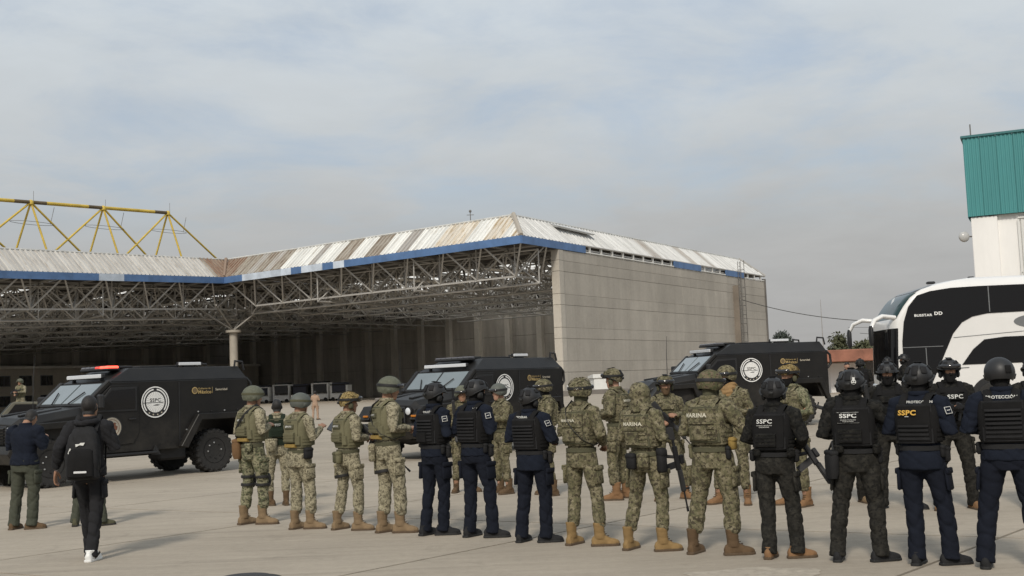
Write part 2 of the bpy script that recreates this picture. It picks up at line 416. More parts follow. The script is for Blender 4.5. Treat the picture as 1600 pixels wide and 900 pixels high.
def ch_wing(u):
    a = u * 55          # from the near corner to the inner corner
    for lim, k in ((1.2, 'orange'), (2.6, 'white'), (5.5, 'orange'), (9, 'white'), (13.6, 'orange'), (17.8, 'white'), (19.9, 'grey'), (23.3, 'white'), (25.6, 'rust'), (28.8, 'white'), (31.5, 'rust'), (35.4, 'white'), (36.8, 'grey'), (42.2, 'white'), (44.5, 'rust'), (46, 'grey'), (48, 'rust'), (50, 'grey'), (53.3, 'rust'), (56, 'valley')):
        if a < lim: return k
    return 'valley'
edge(P2(0, 0), P2(55, 0), n1h, 1, -1, .72, ch_wing, 0)
edge(P2(0, 0), P2(0, 83), nL, 1, 1, .82, lambda u: 'grey' if (.44 < u < .475 or .60 < u < .63 or .70 < u < .72) else 'right', 0)
edge(P2(55, 0), P2(55, -60), nL, -1, 0, .72, lambda u: 'valley' if u < .012 else ('rust' if u < .03 else 'left'), 2.1)
edge(P2(0, 83), P2(30, 83), -e2, 1, 0, 1.2, lambda u: 'grey', 0)
# mitre cappings over the hips
for p, q, mm in ((P2(0, 0), TC, SM['rust']), (P2(55, 0), TI, SM['valley']), (P2(0, 83), TR, SM['grey'])):
    a = Acc(); a.tube([(*p, ZB + 1.0), (*q, ZB + 1.05 + ZT)], .28, 6); hb(a, 'hip_capping', mm)

M_BLUE = mat('fascia_blue', (.085, .165, .33), .55, var=.25, scale=.6, rand=.05)
M_FWHITE = mat('fascia_bare', (.50, .56, .64), .6, var=.25, scale=.6, rand=.1)
M_STEEL = mat('space_frame_paint', (.44, .425, .40), .6, var=.2, scale=.5)
M_STEEL2 = mat('bracket_paint', (.62, .61, .58), .6, var=.15, scale=.5)
def fascia(a0, b0, a1, b1, n, pick):
    for k in range(n):
        m_ = pick((k + .5) / n)
        if m_ is None: continue
        u, v = k / n, (k + 1) / n
        A = P3(a0 + (a1 - a0) * u, b0 + (b1 - b0) * u, ZB); B = P3(a0 + (a1 - a0) * v, b0 + (b1 - b0) * v, ZB)
        d = (B - A)[:2]; d /= np.linalg.norm(d); nrm = np.array([d[1], -d[0], 0])
        if nrm[1] > 0: nrm = -nrm
        q = Acc(); up = np.array([0, 0, .92])
        q.add([A, B, B + up, A + up, A + nrm * .12, B + nrm * .12, B + nrm * .12 + up, A + nrm * .12 + up],
              [(0, 1, 2, 3), (4, 7, 6, 5), (0, 4, 5, 1), (2, 6, 7, 3), (0, 3, 7, 4), (1, 5, 6, 2)])
        hb(q, 'fascia_board', m_)
fascia(0, 0, 55, 0, 26, lambda u: M_BLUE if (u < .53 or .57 < u < .62 or .70 < u < .735 or u > .93) else M_FWHITE)
fascia(0, 0, 0, 83, 48, lambda u: M_BLUE if (u < .185 or .515 < u < .645 or .78 < u < .865) else None)
fascia(55, 0, 55, -60, 30, lambda u: M_FWHITE if .30 < u < .365 else M_BLUE)
# exposed eave rail with short white brackets where the boards are gone
q = Acc(); q.tube([P3(0, 15, ZB + .1), P3(0, 83, ZB + .1)], .12, 6); hb(q, 'eave_rail', M_STEEL2)
q = Acc(); q.tube([P3(0, 15, ZB + .95), P3(0, 83, ZB + .95)], .12, 6); hb(q, 'eave_rail', M_STEEL)
br = Acc().box((0, 0, .5), (.3, .25, 1.25)).mesh('eave_bracket')
for b in np.arange(17, 83, 3.2):
    p = P3(0.12, b, ZB - .1) - HO; ob('eave_bracket', br, M_STEEL2, HG, loc=p, rot=(0, 0, math.atan2(e2[1], e2[0])))

# roof deck with translucent strips, widened to let more daylight inside
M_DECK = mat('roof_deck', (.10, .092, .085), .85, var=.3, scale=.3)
M_SKYL = bpy.data.materials.new('skylight_sheet'); M_SKYL.use_nodes = True
t, b_ = nodes_of(M_SKYL); tr = t.nodes.new('ShaderNodeBsdfTranslucent'); tr.inputs[0].default_value = (.75, .74, .70, 1)
nzs = t.nodes.new('ShaderNodeTexNoise'); nzs.inputs['Scale'].default_value = .7; nzs.inputs['Detail'].default_value = 4
g_ = t.nodes.new('ShaderNodeNewGeometry'); t.links.new(g_.outputs['Position'], nzs.inputs[0])
rp = ramp(t, [(.36, (.25, .23, .2)), (.5, (.9, .88, .84))]); t.links.new(nzs.outputs[0], rp.inputs[0]); t.links.new(rp.outputs[0], tr.inputs[0])
t.links.new(tr.outputs[0], t.nodes['Material Output'].inputs[0])
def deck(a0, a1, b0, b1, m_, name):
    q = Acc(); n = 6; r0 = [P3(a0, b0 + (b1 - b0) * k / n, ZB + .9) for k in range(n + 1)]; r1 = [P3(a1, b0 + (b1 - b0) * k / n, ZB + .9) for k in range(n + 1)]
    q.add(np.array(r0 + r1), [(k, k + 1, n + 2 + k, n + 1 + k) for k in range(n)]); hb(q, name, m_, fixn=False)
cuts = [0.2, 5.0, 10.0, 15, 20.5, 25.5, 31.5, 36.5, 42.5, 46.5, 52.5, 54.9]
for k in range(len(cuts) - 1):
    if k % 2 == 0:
        deck(cuts[k], cuts[k + 1], .3, 53, M_DECK, 'roof_deck'); deck(cuts[k], cuts[k + 1], 53, 65, M_SKYL, 'skylight'); deck(cuts[k], cuts[k + 1], 65, 82.5, M_DECK, 'roof_deck')  # full-width translucent band near the back added to brighten the back wall
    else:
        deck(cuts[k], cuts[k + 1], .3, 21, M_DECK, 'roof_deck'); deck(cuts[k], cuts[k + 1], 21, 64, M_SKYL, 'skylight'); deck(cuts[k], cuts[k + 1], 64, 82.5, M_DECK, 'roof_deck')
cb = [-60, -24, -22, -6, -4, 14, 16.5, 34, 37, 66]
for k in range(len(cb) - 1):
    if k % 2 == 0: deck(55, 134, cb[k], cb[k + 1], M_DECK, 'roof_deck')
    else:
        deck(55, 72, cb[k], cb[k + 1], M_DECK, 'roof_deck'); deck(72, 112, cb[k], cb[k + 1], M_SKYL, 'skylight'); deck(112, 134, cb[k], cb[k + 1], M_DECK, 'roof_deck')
# top of the roof above the mansard (keeps daylight out)
q = Acc(); q.add([(*TC, ZB + 4.06), (*TR, ZB + 4.06), (*P2(60, 83), ZB + 4.06), (*TI, ZB + 4.06)], [(0, 1, 2, 3)])

# space frame: the front rows are separate struts, the rest one mass
strut_me = Acc().box((0, 0, .5), (1, 1, 1)).mesh('strut')
members = []
def frame(a0, a1, b0, b1, na, nb):
    A = np.linspace(a0, a1, na + 1); B = np.linspace(b0, b1, nb + 1); da = (a1 - a0) / na / 2; db = (b1 - b0) / nb / 2
    top = lambda i, j: P3(A[i], B[j], ZB + .45); bot = lambda i, j: P3(A[i] + da, B[j] + db, ZB - 3.35)
    for i in range(na + 1):
        for j in range(nb + 1):
            if i < na: members.append((top(i, j), top(i + 1, j), .1))
            if j < nb: members.append((top(i, j), top(i, j + 1), .085))
            if i < na and j < nb:
                if i < na - 1 and j % 2 == 0: members.append((bot(i, j), bot(i + 1, j), .11))
                if j < nb - 1 and i % 2 == 0: members.append((bot(i, j), bot(i, j + 1), .11))
                for (p, q_) in ((i, j), (i + 1, j), (i, j + 1), (i + 1, j + 1)): members.append((bot(i, j), top(p, q_), .09))
                if j % 2 == 0: members.append((bot(i, j), bot(i, j) + np.array([0, 0, 3.8]), .07))
frame(.3, 54.8, .4, 66, 9, 11)
frame(55.2, 133, -58, 66, 13, 20)
members.sort(key=lambda m: min(np.linalg.norm((m[0])[:2]), np.linalg.norm((m[1])[:2])))
def strut_M(p, q_, r):
    d = Vector(q_ - p); L_ = d.length; R_ = d.to_track_quat('Z', 'Y').to_matrix().to_4x4()
    return Matrix.Translation(Vector(p - HO)) @ R_ @ Matrix.Diagonal((2 * r, 2 * r, L_, 1))
# frontmost 300 = those closest to the open front edges that show largest
vis = [m for m in members if abs(m[0][0]) < .46 * m[0][1] and abs(m[1][0]) < .46 * m[1][1]]
near = vis[:300]; ids = set(id(m) for m in near)
for p, q_, r in near: ob('strut', strut_me, M_STEEL, HG, M=strut_M(p, q_, r))
acc = Acc()
for m_ in members:
    if id(m_) in ids or m_[0][0] < -.5 * m_[0][1]: continue
    p, q_, r = m_; d = q_ - p; d = d / np.linalg.norm(d); u = np.cross(d, (0, 0, 1.)) if abs(d[2]) < .95 else np.array([1., 0, 0]); u /= np.linalg.norm(u); w_ = np.cross(d, u)
    o4 = [u * r + w_ * r, -u * r + w_ * r, -u * r - w_ * r, u * r - w_ * r]
    acc.add(np.array([p + x for x in o4] + [q_ + x for x in o4]), [(0, 1, 5, 4), (1, 2, 6, 5), (2, 3, 7, 6), (3, 0, 4, 7)])
o = hb(acc, 'space_frame', M_STEEL, fixn=False); o['kind'] = 'stuff'

# deep lattice girders hanging below the frame
def girder(pts, zt_, zb_, r=.12):
    acc = Acc(); tp = [P3(a, b, zt_) for a, b in pts]; bt = [P3(a, b, zb_) for a, b in pts]
    def mem(p, q_, r_): acc.tube([p, q_], r_, 4)
    for k in range(len(pts)):
        if k: mem(tp[k - 1], tp[k], r); mem(bt[k - 1], bt[k], r); mem(tp[k - 1], bt[k], r * .85); mem(bt[k - 1], tp[k], r * .85)
        mem(bt[k], tp[k], r * .7)
    o = hb(acc, 'lattice_girder', M_STEEL, fixn=False); o['kind'] = 'stuff'
for b in (5, 15, 26, 37, 48, 59): girder([(a, b) for a in np.linspace(.8, 54.5, 11)], ZB - .2, ZB - 4.3)
for a in (60, 68, 77, 87, 98, 110, 122): girder([(a, b) for b in np.linspace(-56, 62, 22)], ZB - .2, ZB - 4.6)
for a in (18, 36): girder([(a, b) for b in np.linspace(1, 64, 12)], ZB - .2, ZB - 4.0)
for b in (-20, 4, 30): girder([(a, b) for a in np.linspace(57, 130, 13)], ZB - .2, ZB - 4.3)

M_STRIP = mat('bright_strip_white', (.78, .77, .74), .7, var=.2, scale=.5)  # white panels added to imitate the bright daylight strips under the roof
def bright_strip(a0, b0, a1, b1, wa, wb):
    n = 14
    for k in range(n):
        u, v = k / n, (k + .96) / n; f = lambda t, s: P3(a0 + (a1 - a0) * t + wa * s, b0 + (b1 - b0) * t + wb * s, ZB - 1.6)
        q = Acc(); T = [f(u, 0), f(v, 0), f(v, 1), f(u, 1)]; q.add(T + [p - (0, 0, .12) for p in T], [(0, 1, 2, 3), (7, 6, 5, 4)] + [(i, i + 4, (i + 1) % 4 + 4, (i + 1) % 4) for i in range(4)]); hb(q, 'bright_strip_panel', M_STRIP)
for a in (9, 24, 39): bright_strip(a, 6, a, 50, 1.5, 0)
for b in (-17, -2): bright_strip(60, b, 112, b, 0, 1.5)

# Y column under the inner corner
cp = np.array([-41.5, 170.5, 0]); q = Acc(); q.lathe([(.62, 0), (.60, 10.6), (.6, 10.75), (1.15, 10.8), (1.15, 11.15), (.3, 11.2)], 20, c=cp); M_COL = mat('column_concrete', (.42, .385, .33), .9, var=.15, scale=.6)
hb(q, 'column', M_COL, smooth=40)
for dx, dy in ((-6.0, -2.0), (5.5, 1.0), (-1.5, -5), (1.5, 4.5)):
    q = Acc(); q.tube([cp + (0, 0, 11.1), cp + (dx * .8, dy, 14.6)], .14, 8); hb(q, 'column_brace', mat('brace_paint', (.3, .285, .26), .6, var=.2, scale=.5), smooth=60)

# long concrete side wall in precast bands, thicker at the open end
def cmat(name, col, streak=.12):
    m = bpy.data.materials.new(name); m.use_nodes = True; t, b = nodes_of(m); L = t.links.new; g = t.nodes.new('ShaderNodeNewGeometry'); oi = t.nodes.new('ShaderNodeObjectInfo')
    def nz(s, st, d=5):
        mp = t.nodes.new('ShaderNodeMapping'); mp.inputs['Scale'].default_value = st; L(g.outputs['Position'], mp.inputs[0])
        n = t.nodes.new('ShaderNodeTexNoise'); n.inputs['Scale'].default_value = s; n.inputs['Detail'].default_value = d; n.inputs['Roughness'].default_value = .65; L(mp.outputs[0], n.inputs[0]); return n.outputs[0]
    def mr(x, i0, i1, o0, o1):
        n = t.nodes.new('ShaderNodeMapRange'); L(x, n.inputs[0])
        for i, v in zip((1, 2, 3, 4), (i0, i1, o0, o1)): n.inputs[i].default_value = v
        return n.outputs[0]
    def mul(x, y):
        n = t.nodes.new('ShaderNodeMath'); n.operation = 'MULTIPLY'; L(x, n.inputs[0]); L(y, n.inputs[1]); return n.outputs[0]
    k = mul(mul(mr(nz(.12, (1, 1, 1)), .3, .7, .88, 1.1), mr(nz(1.0, (.45, .45, .05)), .35, .7, 1 + streak * .4, 1 - streak)), mul(mr(oi.outputs['Random'], 0, 1, .95, 1.05), mr(nz(3, (1, 1, 1), 3), .3, .7, .95, 1.05)))
    k = mul(k, mr(nz(.22, (1, 1, .5), 7), .66, .74, 1.0, 1.22))
    v = t.nodes.new('ShaderNodeVectorMath'); v.operation = 'SCALE'; v.inputs[0].default_value = col; L(k, v.inputs[3]); L(v.outputs[0], b.inputs['Base Color'])
    b.inputs['Roughness'].default_value = .92; b.inputs['Specular IOR Level'].default_value = .2
    return m
M_WALL = cmat('precast_concrete', (.415, .383, .335), .12)
M_PIL = cmat('pilaster_concrete', (.47, .435, .38), .12)
WALL_ANG = math.atan2(e2[1], e2[0])
rows = [0, 2.76, 4.1, 6.86, 8.2, 10.96, 12.3, 15.06, 16.4, 17.7]
Bc = np.linspace(9.6, 82.4, 9)
for r in range(len(rows) - 1):
    for k in range(8):
        p0, p1 = P2(.25, Bc[k]), P2(.25, Bc[k + 1]); L_ = np.linalg.norm(p1 - p0)
        pr = .0 if (rows[r + 1] - rows[r]) > 2 else .02
        q = Acc(); q.box((0, 0, 0), (L_ - .025, .5, rows[r + 1] - rows[r] - .022), ch=.02)
        ob('wall_panel', q.mesh('wall_panel'), M_WALL, HG, loc=np.array([*((p0 + p1) / 2), (rows[r] + rows[r + 1]) / 2]) - HO + np.array([*(-nL * pr), 0]), rot=(0, 0, WALL_ANG))
q = Acc(); c_ = P2(.55, 46); q.box((*c_, 8.8), (73, .1, 17.4), rotz(WALL_ANG)); hb(q, 'wall_core', mat('joint_dark', (.2, .185, .165), .9, var=.2))  # dark core seen between the wall panels
for r in range(len(rows) - 1):
    q = Acc(); c_ = P2(.45, 9.0); q.box((*c_, (rows[r] + rows[r + 1]) / 2), (1.15, 1.1, rows[r + 1] - rows[r] - .03), rotz(WALL_ANG), ch=.03); hb(q, 'end_pilaster', M_PIL)
q = Acc(); c_ = P2(.1, 82.7); q.tube([(*c_, 0), (*c_, 18.2)], .35, 8); hb(q, 'corner_downpipe', mat('downpipe', (.12, .11, .1), .7, var=.3, scale=.4))
# caged ladder high on the wall
M_LAD = mat('ladder_steel', (.16, .15, .14), .6, .3, .2, 2)
lad = thing('wall_ladder', 'thin caged steel ladder fixed to the far end of the concrete wall', 'ladder', (*P2(-.15, 70), 0))
lo_ = np.array([*P2(-.15, 70), 0])
for s in (-.5, .5):
    q = Acc(); d = e2 * s; q.tube([(d[0], d[1], 5.0), (d[0], d[1], 20.4)], .05, 6); q.build('rail', M_LAD, lad)
for s in (-.7, 0, .7):
    q = Acc(); d = e2 * s - nL * (.9 if s == 0 else .6); q.tube([(d[0], d[1], 7.0), (d[0], d[1], 20.6)], .035, 5); q.build('cage_bar', M_LAD, lad)
rung = Acc().tube([(-.5, 0, 0), (.5, 0, 0)], .03, 5).mesh('rung')
for z in np.arange(5.2, 20.3, .6): ob('rung', rung, M_LAD, lad, loc=(0, 0, z), rot=(0, 0, WALL_ANG))
for z in np.arange(7, 20.5, 1.5):
    q = Acc(); q.tube([(*(e2 * .7 * math.cos(x) - nL * .9 * math.sin(x)), z) for x in np.linspace(0, math.pi, 9)], .03, 5); q.build('cage_hoop', M_LAD, lad)

# back walls with pilasters
M_BACK = cmat('back_wall_concrete', (.50, .47, .425), .30); M_BPIL = cmat('back_pilaster', (.70, .66, .59), .15)
def back_wall(pa, pb, n, h, h2=None):
    pa, pb = np.array(pa), np.array(pb); ang = math.atan2(*(pb - pa)[::-1]); L_ = np.linalg.norm(pb - pa) / n
    nin = np.array([(pb - pa)[1], -(pb - pa)[0]]); nin = nin / np.linalg.norm(nin); nin = nin if nin[1] < 0 else -nin
    hh = lambda k: h + ((h2 if h2 is not None else h) - h) * k / n
    for k in range(n):
        c_ = pa + (pb - pa) * (k + .5) / n; H_ = hh(k + .5)
        for r0, r1 in ((0, .35), (.35, .68), (.68, 1)):
            q = Acc(); q.box((0, 0, 0), (L_ - .05, .4, H_ * (r1 - r0) - .06), ch=.03); ob('back_wall_panel', q.mesh('back_wall_panel'), M_BACK, HG, loc=np.array([*c_, H_ * (r0 + r1) / 2]) - HO, rot=(0, 0, ang))
    for k in range(n + 1):
        c_ = pa + (pb - pa) * k / n + nin * .6; H_ = hh(k) - .1
        q = Acc(); q.box((0, 0, H_ / 2), (1.2, 1.0, H_), ch=.04); ob('pilaster', q.mesh('pilaster'), M_BPIL, HG, loc=np.array([*c_, 0]) - HO, rot=(0, 0, ang))
for A_, B_ in ((P2(-1, 67.1), P2(131, 67.1)), (P2(130.7, 67), P2(130.7, -58))):
    q = Acc(); q.box((*((A_ + B_) / 2), 8.0), (np.linalg.norm(B_ - A_), .2, 16.5), rotz(math.atan2(*(B_ - A_)[::-1]))); hb(q, 'back_wall_light_stop', mat('core_dark', (.2, .17, .14), .9, var=.2, scale=.3))  # backing slab added to stop light leaking through the panel joints
back_wall(P2(1.6, 66.5), P2(130, 66.5), 17, 15.3, 15.8)
back_wall(P2(130, 66), P2(130, -57), 14, 15.6, 10.4)
# upper infill band behind the frame
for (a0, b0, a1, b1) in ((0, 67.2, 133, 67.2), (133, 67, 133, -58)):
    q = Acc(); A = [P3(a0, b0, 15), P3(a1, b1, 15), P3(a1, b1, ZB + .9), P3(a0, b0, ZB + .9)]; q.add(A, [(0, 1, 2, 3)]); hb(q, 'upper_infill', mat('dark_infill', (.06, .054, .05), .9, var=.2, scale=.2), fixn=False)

# yellow truss above the left roof
M_YEL = mat('yellow_paint', (.58, .41, .06), .5, var=.25, scale=.7)
M_YDK = mat('worn_yellow', (.12, .09, .05), .8, var=.4, scale=.7)
YT = thing('roof_truss', 'yellow tubular truss rising above the left hangar roof', 'truss', tuple(P3(62, -16, 21.5)))
YO = P3(62, -16, 21.5)
def yt(acc, name, m_): 
    for i in range(len(acc.v)): acc.v[i] = acc.v[i] - YO
    return acc.build(name, m_, YT, smooth=60)
def yp(a, b, z): p = P2(a, b); return np.array([p[0], p[1], z])
ap = [-5, -16.4, -27.7, -39.1, -50.5]; zt = [28.45, 27.95, 27.45, 26.95, 26.45]
for k in range(4):
    A, B = yp(62, ap[k], zt[k]), yp(62, ap[k + 1], zt[k + 1]); D = B - A
    for u, v, m_ in ((0, .22, M_YDK), (.22, .5, M_YEL), (.5, .62, M_YEL), (.62, .8, M_YEL), (.8, 1, M_YDK if k % 2 else M_YEL)):
        q = Acc(); q.tube([A + D * u, A + D * v], .24, 10); yt(q, 'chord_tube', m_)
for k, (b, z) in enumerate(zip(ap, zt)):
    for da, db in ((0, 11.5 if k == 0 else 8.6), (0, -8.6), (-2.6, 1.4), (2.6, -1.4)):
        q = Acc(); q.tube([yp(62, b, z), yp(62 + da * .7, b + db, 21.2 - drop(62, b + db) * .5)], .14, 8); yt(q, 'leg', M_YEL)
    q = Acc(); q.lathe([(.1, -.4), (.34, -.3), (.36, .1), (.16, .3)], 12, c=yp(62, b, z)); yt(q, 'node', M_YEL)
    q = Acc(); q.tube([yp(62, b + .4, z), yp(62, b + .4, z + 1.5 - .3 * (k % 2))], .025, 5); yt(q, 'lightning_rod', M_LAD)
    q = Acc(); q.tube([yp(62, b + 3.5, z - .3), yp(62, b + 2.9, z - 2.6)], .035, 5); yt(q, 'stay', M_LAD)
    q = Acc(); q.tube([yp(62 + 1.3 * math.cos(x), b + .2 + 3.2 * math.sin(x), z - 2.7) for x in np.linspace(0, 6.283, 15)], .03, 5); yt(q, 'stay_ring', M_LAD)
# small gear on the wing roof: weather mast and a lifted vent sheet
wm = thing('roof_mast', 'small instrument mast on the hangar roof ridge', 'mast', tuple(yp(10.5, 4, 21.6)))
Acc().tube([(0, 0, 0), (0, 0, 1.5)], .05, 6).build('pole', M_LAD, wm); Acc().tube([(-.45, 0, 1.15), (.45, 0, 1.15)], .04, 6).build('cross_arm', M_LAD, wm); Acc().lathe([(.05, 1.45), (.16, 1.5), (.16, 1.7), (.04, 1.8)], 10).build('sensor', M_LAD, wm)
q = Acc(); pv = [yp(4.5, 12, 21.8), yp(4.5, 20, 21.9), yp(1.4, 20.5, 20.6), yp(1.8, 11.6, 20.9), yp(4.4, 12, 22.0), yp(4.4, 20, 22.1), yp(1.2, 20.8, 20.75), yp(1.6, 11.4, 21.1)]
q.add(pv, [(0, 1, 2, 3), (7, 6, 5, 4), (0, 4, 5, 1), (1, 5, 6, 2), (2, 6, 7, 3), (3, 7, 4, 0)]); hb(q, 'roof_vent', SM['right'])
# office block inside the hangar along the left wall
M_OFF = cmat('office_plaster', (.5, .455, .385), .12)
c_ = P2(122, 0); off = thing('office_block', 'low beige office block inside the hangar along its dark left wall', 'building', (*c_, 0), math.atan2(e2[1], e2[0]))
Acc().box((0, 0, 3.9), (126, 8, 7.8), ch=.05).build('wall', M_OFF, off)
Acc().box((0, -.1, 8.0), (126.6, 8.6, .5), ch=.04).build('parapet', M_BPIL, off)
M_DGL = mat('dark_glass', (.012, .014, .017), .08, var=0, spec=.6); M_FRM = mat('window_frame', (.12, .13, .14), .5, var=.1)
for x in (-14, -9.6, -5.2, -.8, 3.6, 8.0):
    for z in (2.0, 5.6):
        w_ = Acc().box((x, 4.02, z), (2.6, .12, 1.9)).build('window', M_FRM, off)
        for s in (-.62, .62): Acc().box((x + s, 4.09, z), (1.1, .06, 1.66)).build('pane', M_DGL, w_)
        w2 = Acc().box((x, -4.02, z), (2.6, .12, 1.9)).build('window', M_FRM, off)
        for s in (-.62, .62): Acc().box((x + s, -4.09, z), (1.1, .06, 1.66)).build('pane', M_DGL, w2)

# =================================================================== TEAL BUILDING (right)
M_TEAL = mat('teal_cladding', (.06, .245, .25), .5, var=.12, scale=.6, rand=.05, stretch=(1, 1, .2)); M_WHT = mat('white_render', (.80, .79, .77), .85, var=.12, scale=.4, stretch=(1, 1, .3)); M_WPAN = mat('white_door_sheet', (.64, .64, .62), .6, var=.1, scale=.6, rand=.04)
TB = thing('teal_building', 'tall white building with teal corrugated upper storey behind the coach', 'building', (30.3, 75, 0), rad(-25))
Acc().box((14, 12, 5.7), (27.6, 24, 11.4), ch=.05).build('wall', M_WHT, TB)
Acc().box((.75, -.12, 5.65), (1.6, .3, 11.3), ch=.04).build('corner_pier', M_WHT, TB)
Acc().box((14, 12, 14.0), (28.2, 24.6, 5.0)).build('upper_core', mat('teal_core', (.03, .17, .18), .7, var=.1), TB)
def cladding(w_, h_, waves, d):
    a = Acc(); n = waves * 4; v = []
    for z in (0, h_):
        for k in range(n + 1): v.append((w_ * k / n, -(d if k % 4 in (1, 2) else 0), z))
    a.add(v, [(k, k + 1, n + 2 + k, n + 1 + k) for k in range(n)]); return a.mesh('cladding_sheet')
cs = cladding(.985, 5.25, 4, .05)
for k in range(28): ob('cladding_sheet', cs, M_TEAL, TB, loc=(-.2 + k, -.38, 11.35))
for k in range(24): ob('cladding_sheet', cs, M_TEAL, TB, loc=(-.18, 24 - k, 11.35), rot=(0, 0, rad(-90)))
Acc().box((14, -.45, 16.62), (28.6, .16, .14)).build('roof_trim', mat('teal_trim', (.03, .14, .15), .5, var=.1), TB)
Acc().box((-.25, 12, 16.62), (.16, 24.8, .14)).build('roof_trim', mat('teal_trim', (.03, .14, .15), .5, var=.1), TB)
Acc().tube([(.3, 0, 16.6), (.3, 0, 17.5)], .04, 6).build('roof_pin', M_LAD, TB)
dsh = cladding(.98, 3.5, 5, .03)
for k in range(3):
    for r in range(3): ob('door_sheet', dsh, M_WPAN, TB, loc=(2.9 + k, -.1, .3 + r * 3.62))
Acc().box((2.78, -.14, 5.5), (.14, .12, 10.9)).build('door_frame', M_WPAN, TB)
for z in (3.86, 7.48, 11.05): Acc().box((4.4, -.15, z), (3.3, .1, .1)).build('door_rail', M_WPAN, TB)
lamp = thing('wall_lamp', 'round grey floodlight on the corner of the white building', 'lamp', (29.75, 74.9, 10.1))
Acc().lathe([(.05, 0), (.30, .05), (.36, .2), (.30, .3), (.05, .33)], 16, 'Y').build('lamp_head', mat('lamp_glass', (.45, .45, .44), .25, var=.05), lamp, smooth=60)
Acc().tube([(0, .2, 0), (.55, .25, 0)], .05, 6).build('bracket', M_LAD, lamp)

# =================================================================== BACKGROUND PIECES
M_BLK = mat('black_paint', (.0095, .0090, .0088), .45, var=.15, scale=3, bump=.12, bscale=260, spec=.3)
M_BLK2 = mat('black_trim', (.012, .012, .013), .6, var=.2, scale=8)
M_TYRE = mat('tyre_rubber', (.022, .021, .020), .88, var=.3, scale=14, bump=.3, bscale=60)
M_RIM = mat('rim_black', (.014, .014, .015), .4, .3, .2, 12)
M_CHR = mat('bare_bolt', (.6, .6, .6), .35, .8, .05)
M_WHITE = mat('white_enamel', (.72, .72, .70), .35, var=.06, scale=2)
M_LENS = mat('lamp_lens', (.62, .64, .66), .12, var=.03, spec=.8)
M_WSH = mat('windscreen', (.15, .18, .19), .06, var=.12, scale=1.5, spec=.9, coat=.5)
M_GLS = mat('black_glass', (.008, .008, .009), .05, var=0, spec=.35)
def dusty(m):        # road dust caught low on the hull
    t, b = nodes_of(m); L = t.links.new; src = b.inputs['Base Color'].links[0].from_socket
    tcn = t.nodes.new('ShaderNodeTexCoord'); sx_ = t.nodes.new('ShaderNodeSeparateXYZ'); L(tcn.outputs['Object'], sx_.inputs[0])
    n = t.nodes.new('ShaderNodeTexNoise'); n.inputs['Scale'].default_value = 2.2; n.inputs['Detail'].default_value = 7; n.inputs['Roughness'].default_value = .7; L(tcn.outputs['Object'], n.inputs[0])
    a = t.nodes.new('ShaderNodeMapRange'); L(sx_.outputs[2], a.inputs[0]); a.inputs[1].default_value = .5; a.inputs[2].default_value = 1.5; a.inputs[3].default_value = .62; a.inputs[4].default_value = .10
    c = t.nodes.new('ShaderNodeMapRange'); L(n.outputs[0], c.inputs[0]); c.inputs[1].default_value = .38; c.inputs[2].default_value = .72
    mu = t.nodes.new('ShaderNodeMath'); mu.operation = 'MULTIPLY'; L(a.outputs[0], mu.inputs[0]); L(c.outputs[0], mu.inputs[1])
    mx = t.nodes.new('ShaderNodeMix'); mx.data_type = 'RGBA'; L(mu.outputs[0], mx.inputs[0]); L(src, mx.inputs[6]); mx.inputs[7].default_value = (.065, .058, .048, 1); L(mx.outputs[2], b.inputs['Base Color'])
dusty(M_BLK)
def decal(parent, name, txt, m_, size, origin, right, up, bold=.0, sx=1.0, shear=0.0):
    v, f = text2d(txt, size, bold, shear, sx); r, u = np.array(right, float), np.array(up, float)
    V = np.array(origin, float) + np.outer(v[:, 0], r) + np.outer(v[:, 1], u)
    return ob(name, new_mesh(name, V, f), m_, parent)
M_PRW = mat('print_white', (.80, .80, .78), .6, var=.12, scale=60); M_PRG = mat('print_gold', (.40, .29, .12), .6, var=.15, scale=60); M_PRB = mat('print_black', (.02, .02, .022), .6, var=.1)
M_PRR = mat('print_brown', (.22, .09, .05), .6, var=.15, scale=40); M_PRC = mat('print_cream', (.50, .45, .36), .6, var=.12, scale=40)
def disc(r0, r1, n, y):          # ring/disc in the xz plane facing +y
    a = np.arange(n) * 2 * math.pi / n
    if r0 <= 0: return [(r1 * math.cos(x), y, r1 * math.sin(x)) for x in a], [tuple(range(n))[::-1]]
    v = [(r1 * math.cos(x), y, r1 * math.sin(x)) for x in a] + [(r0 * math.cos(x), y, r0 * math.sin(x)) for x in a]
    return v, [(i, i + n, (i + 1) % n + n, (i + 1) % n) for i in range(n)]

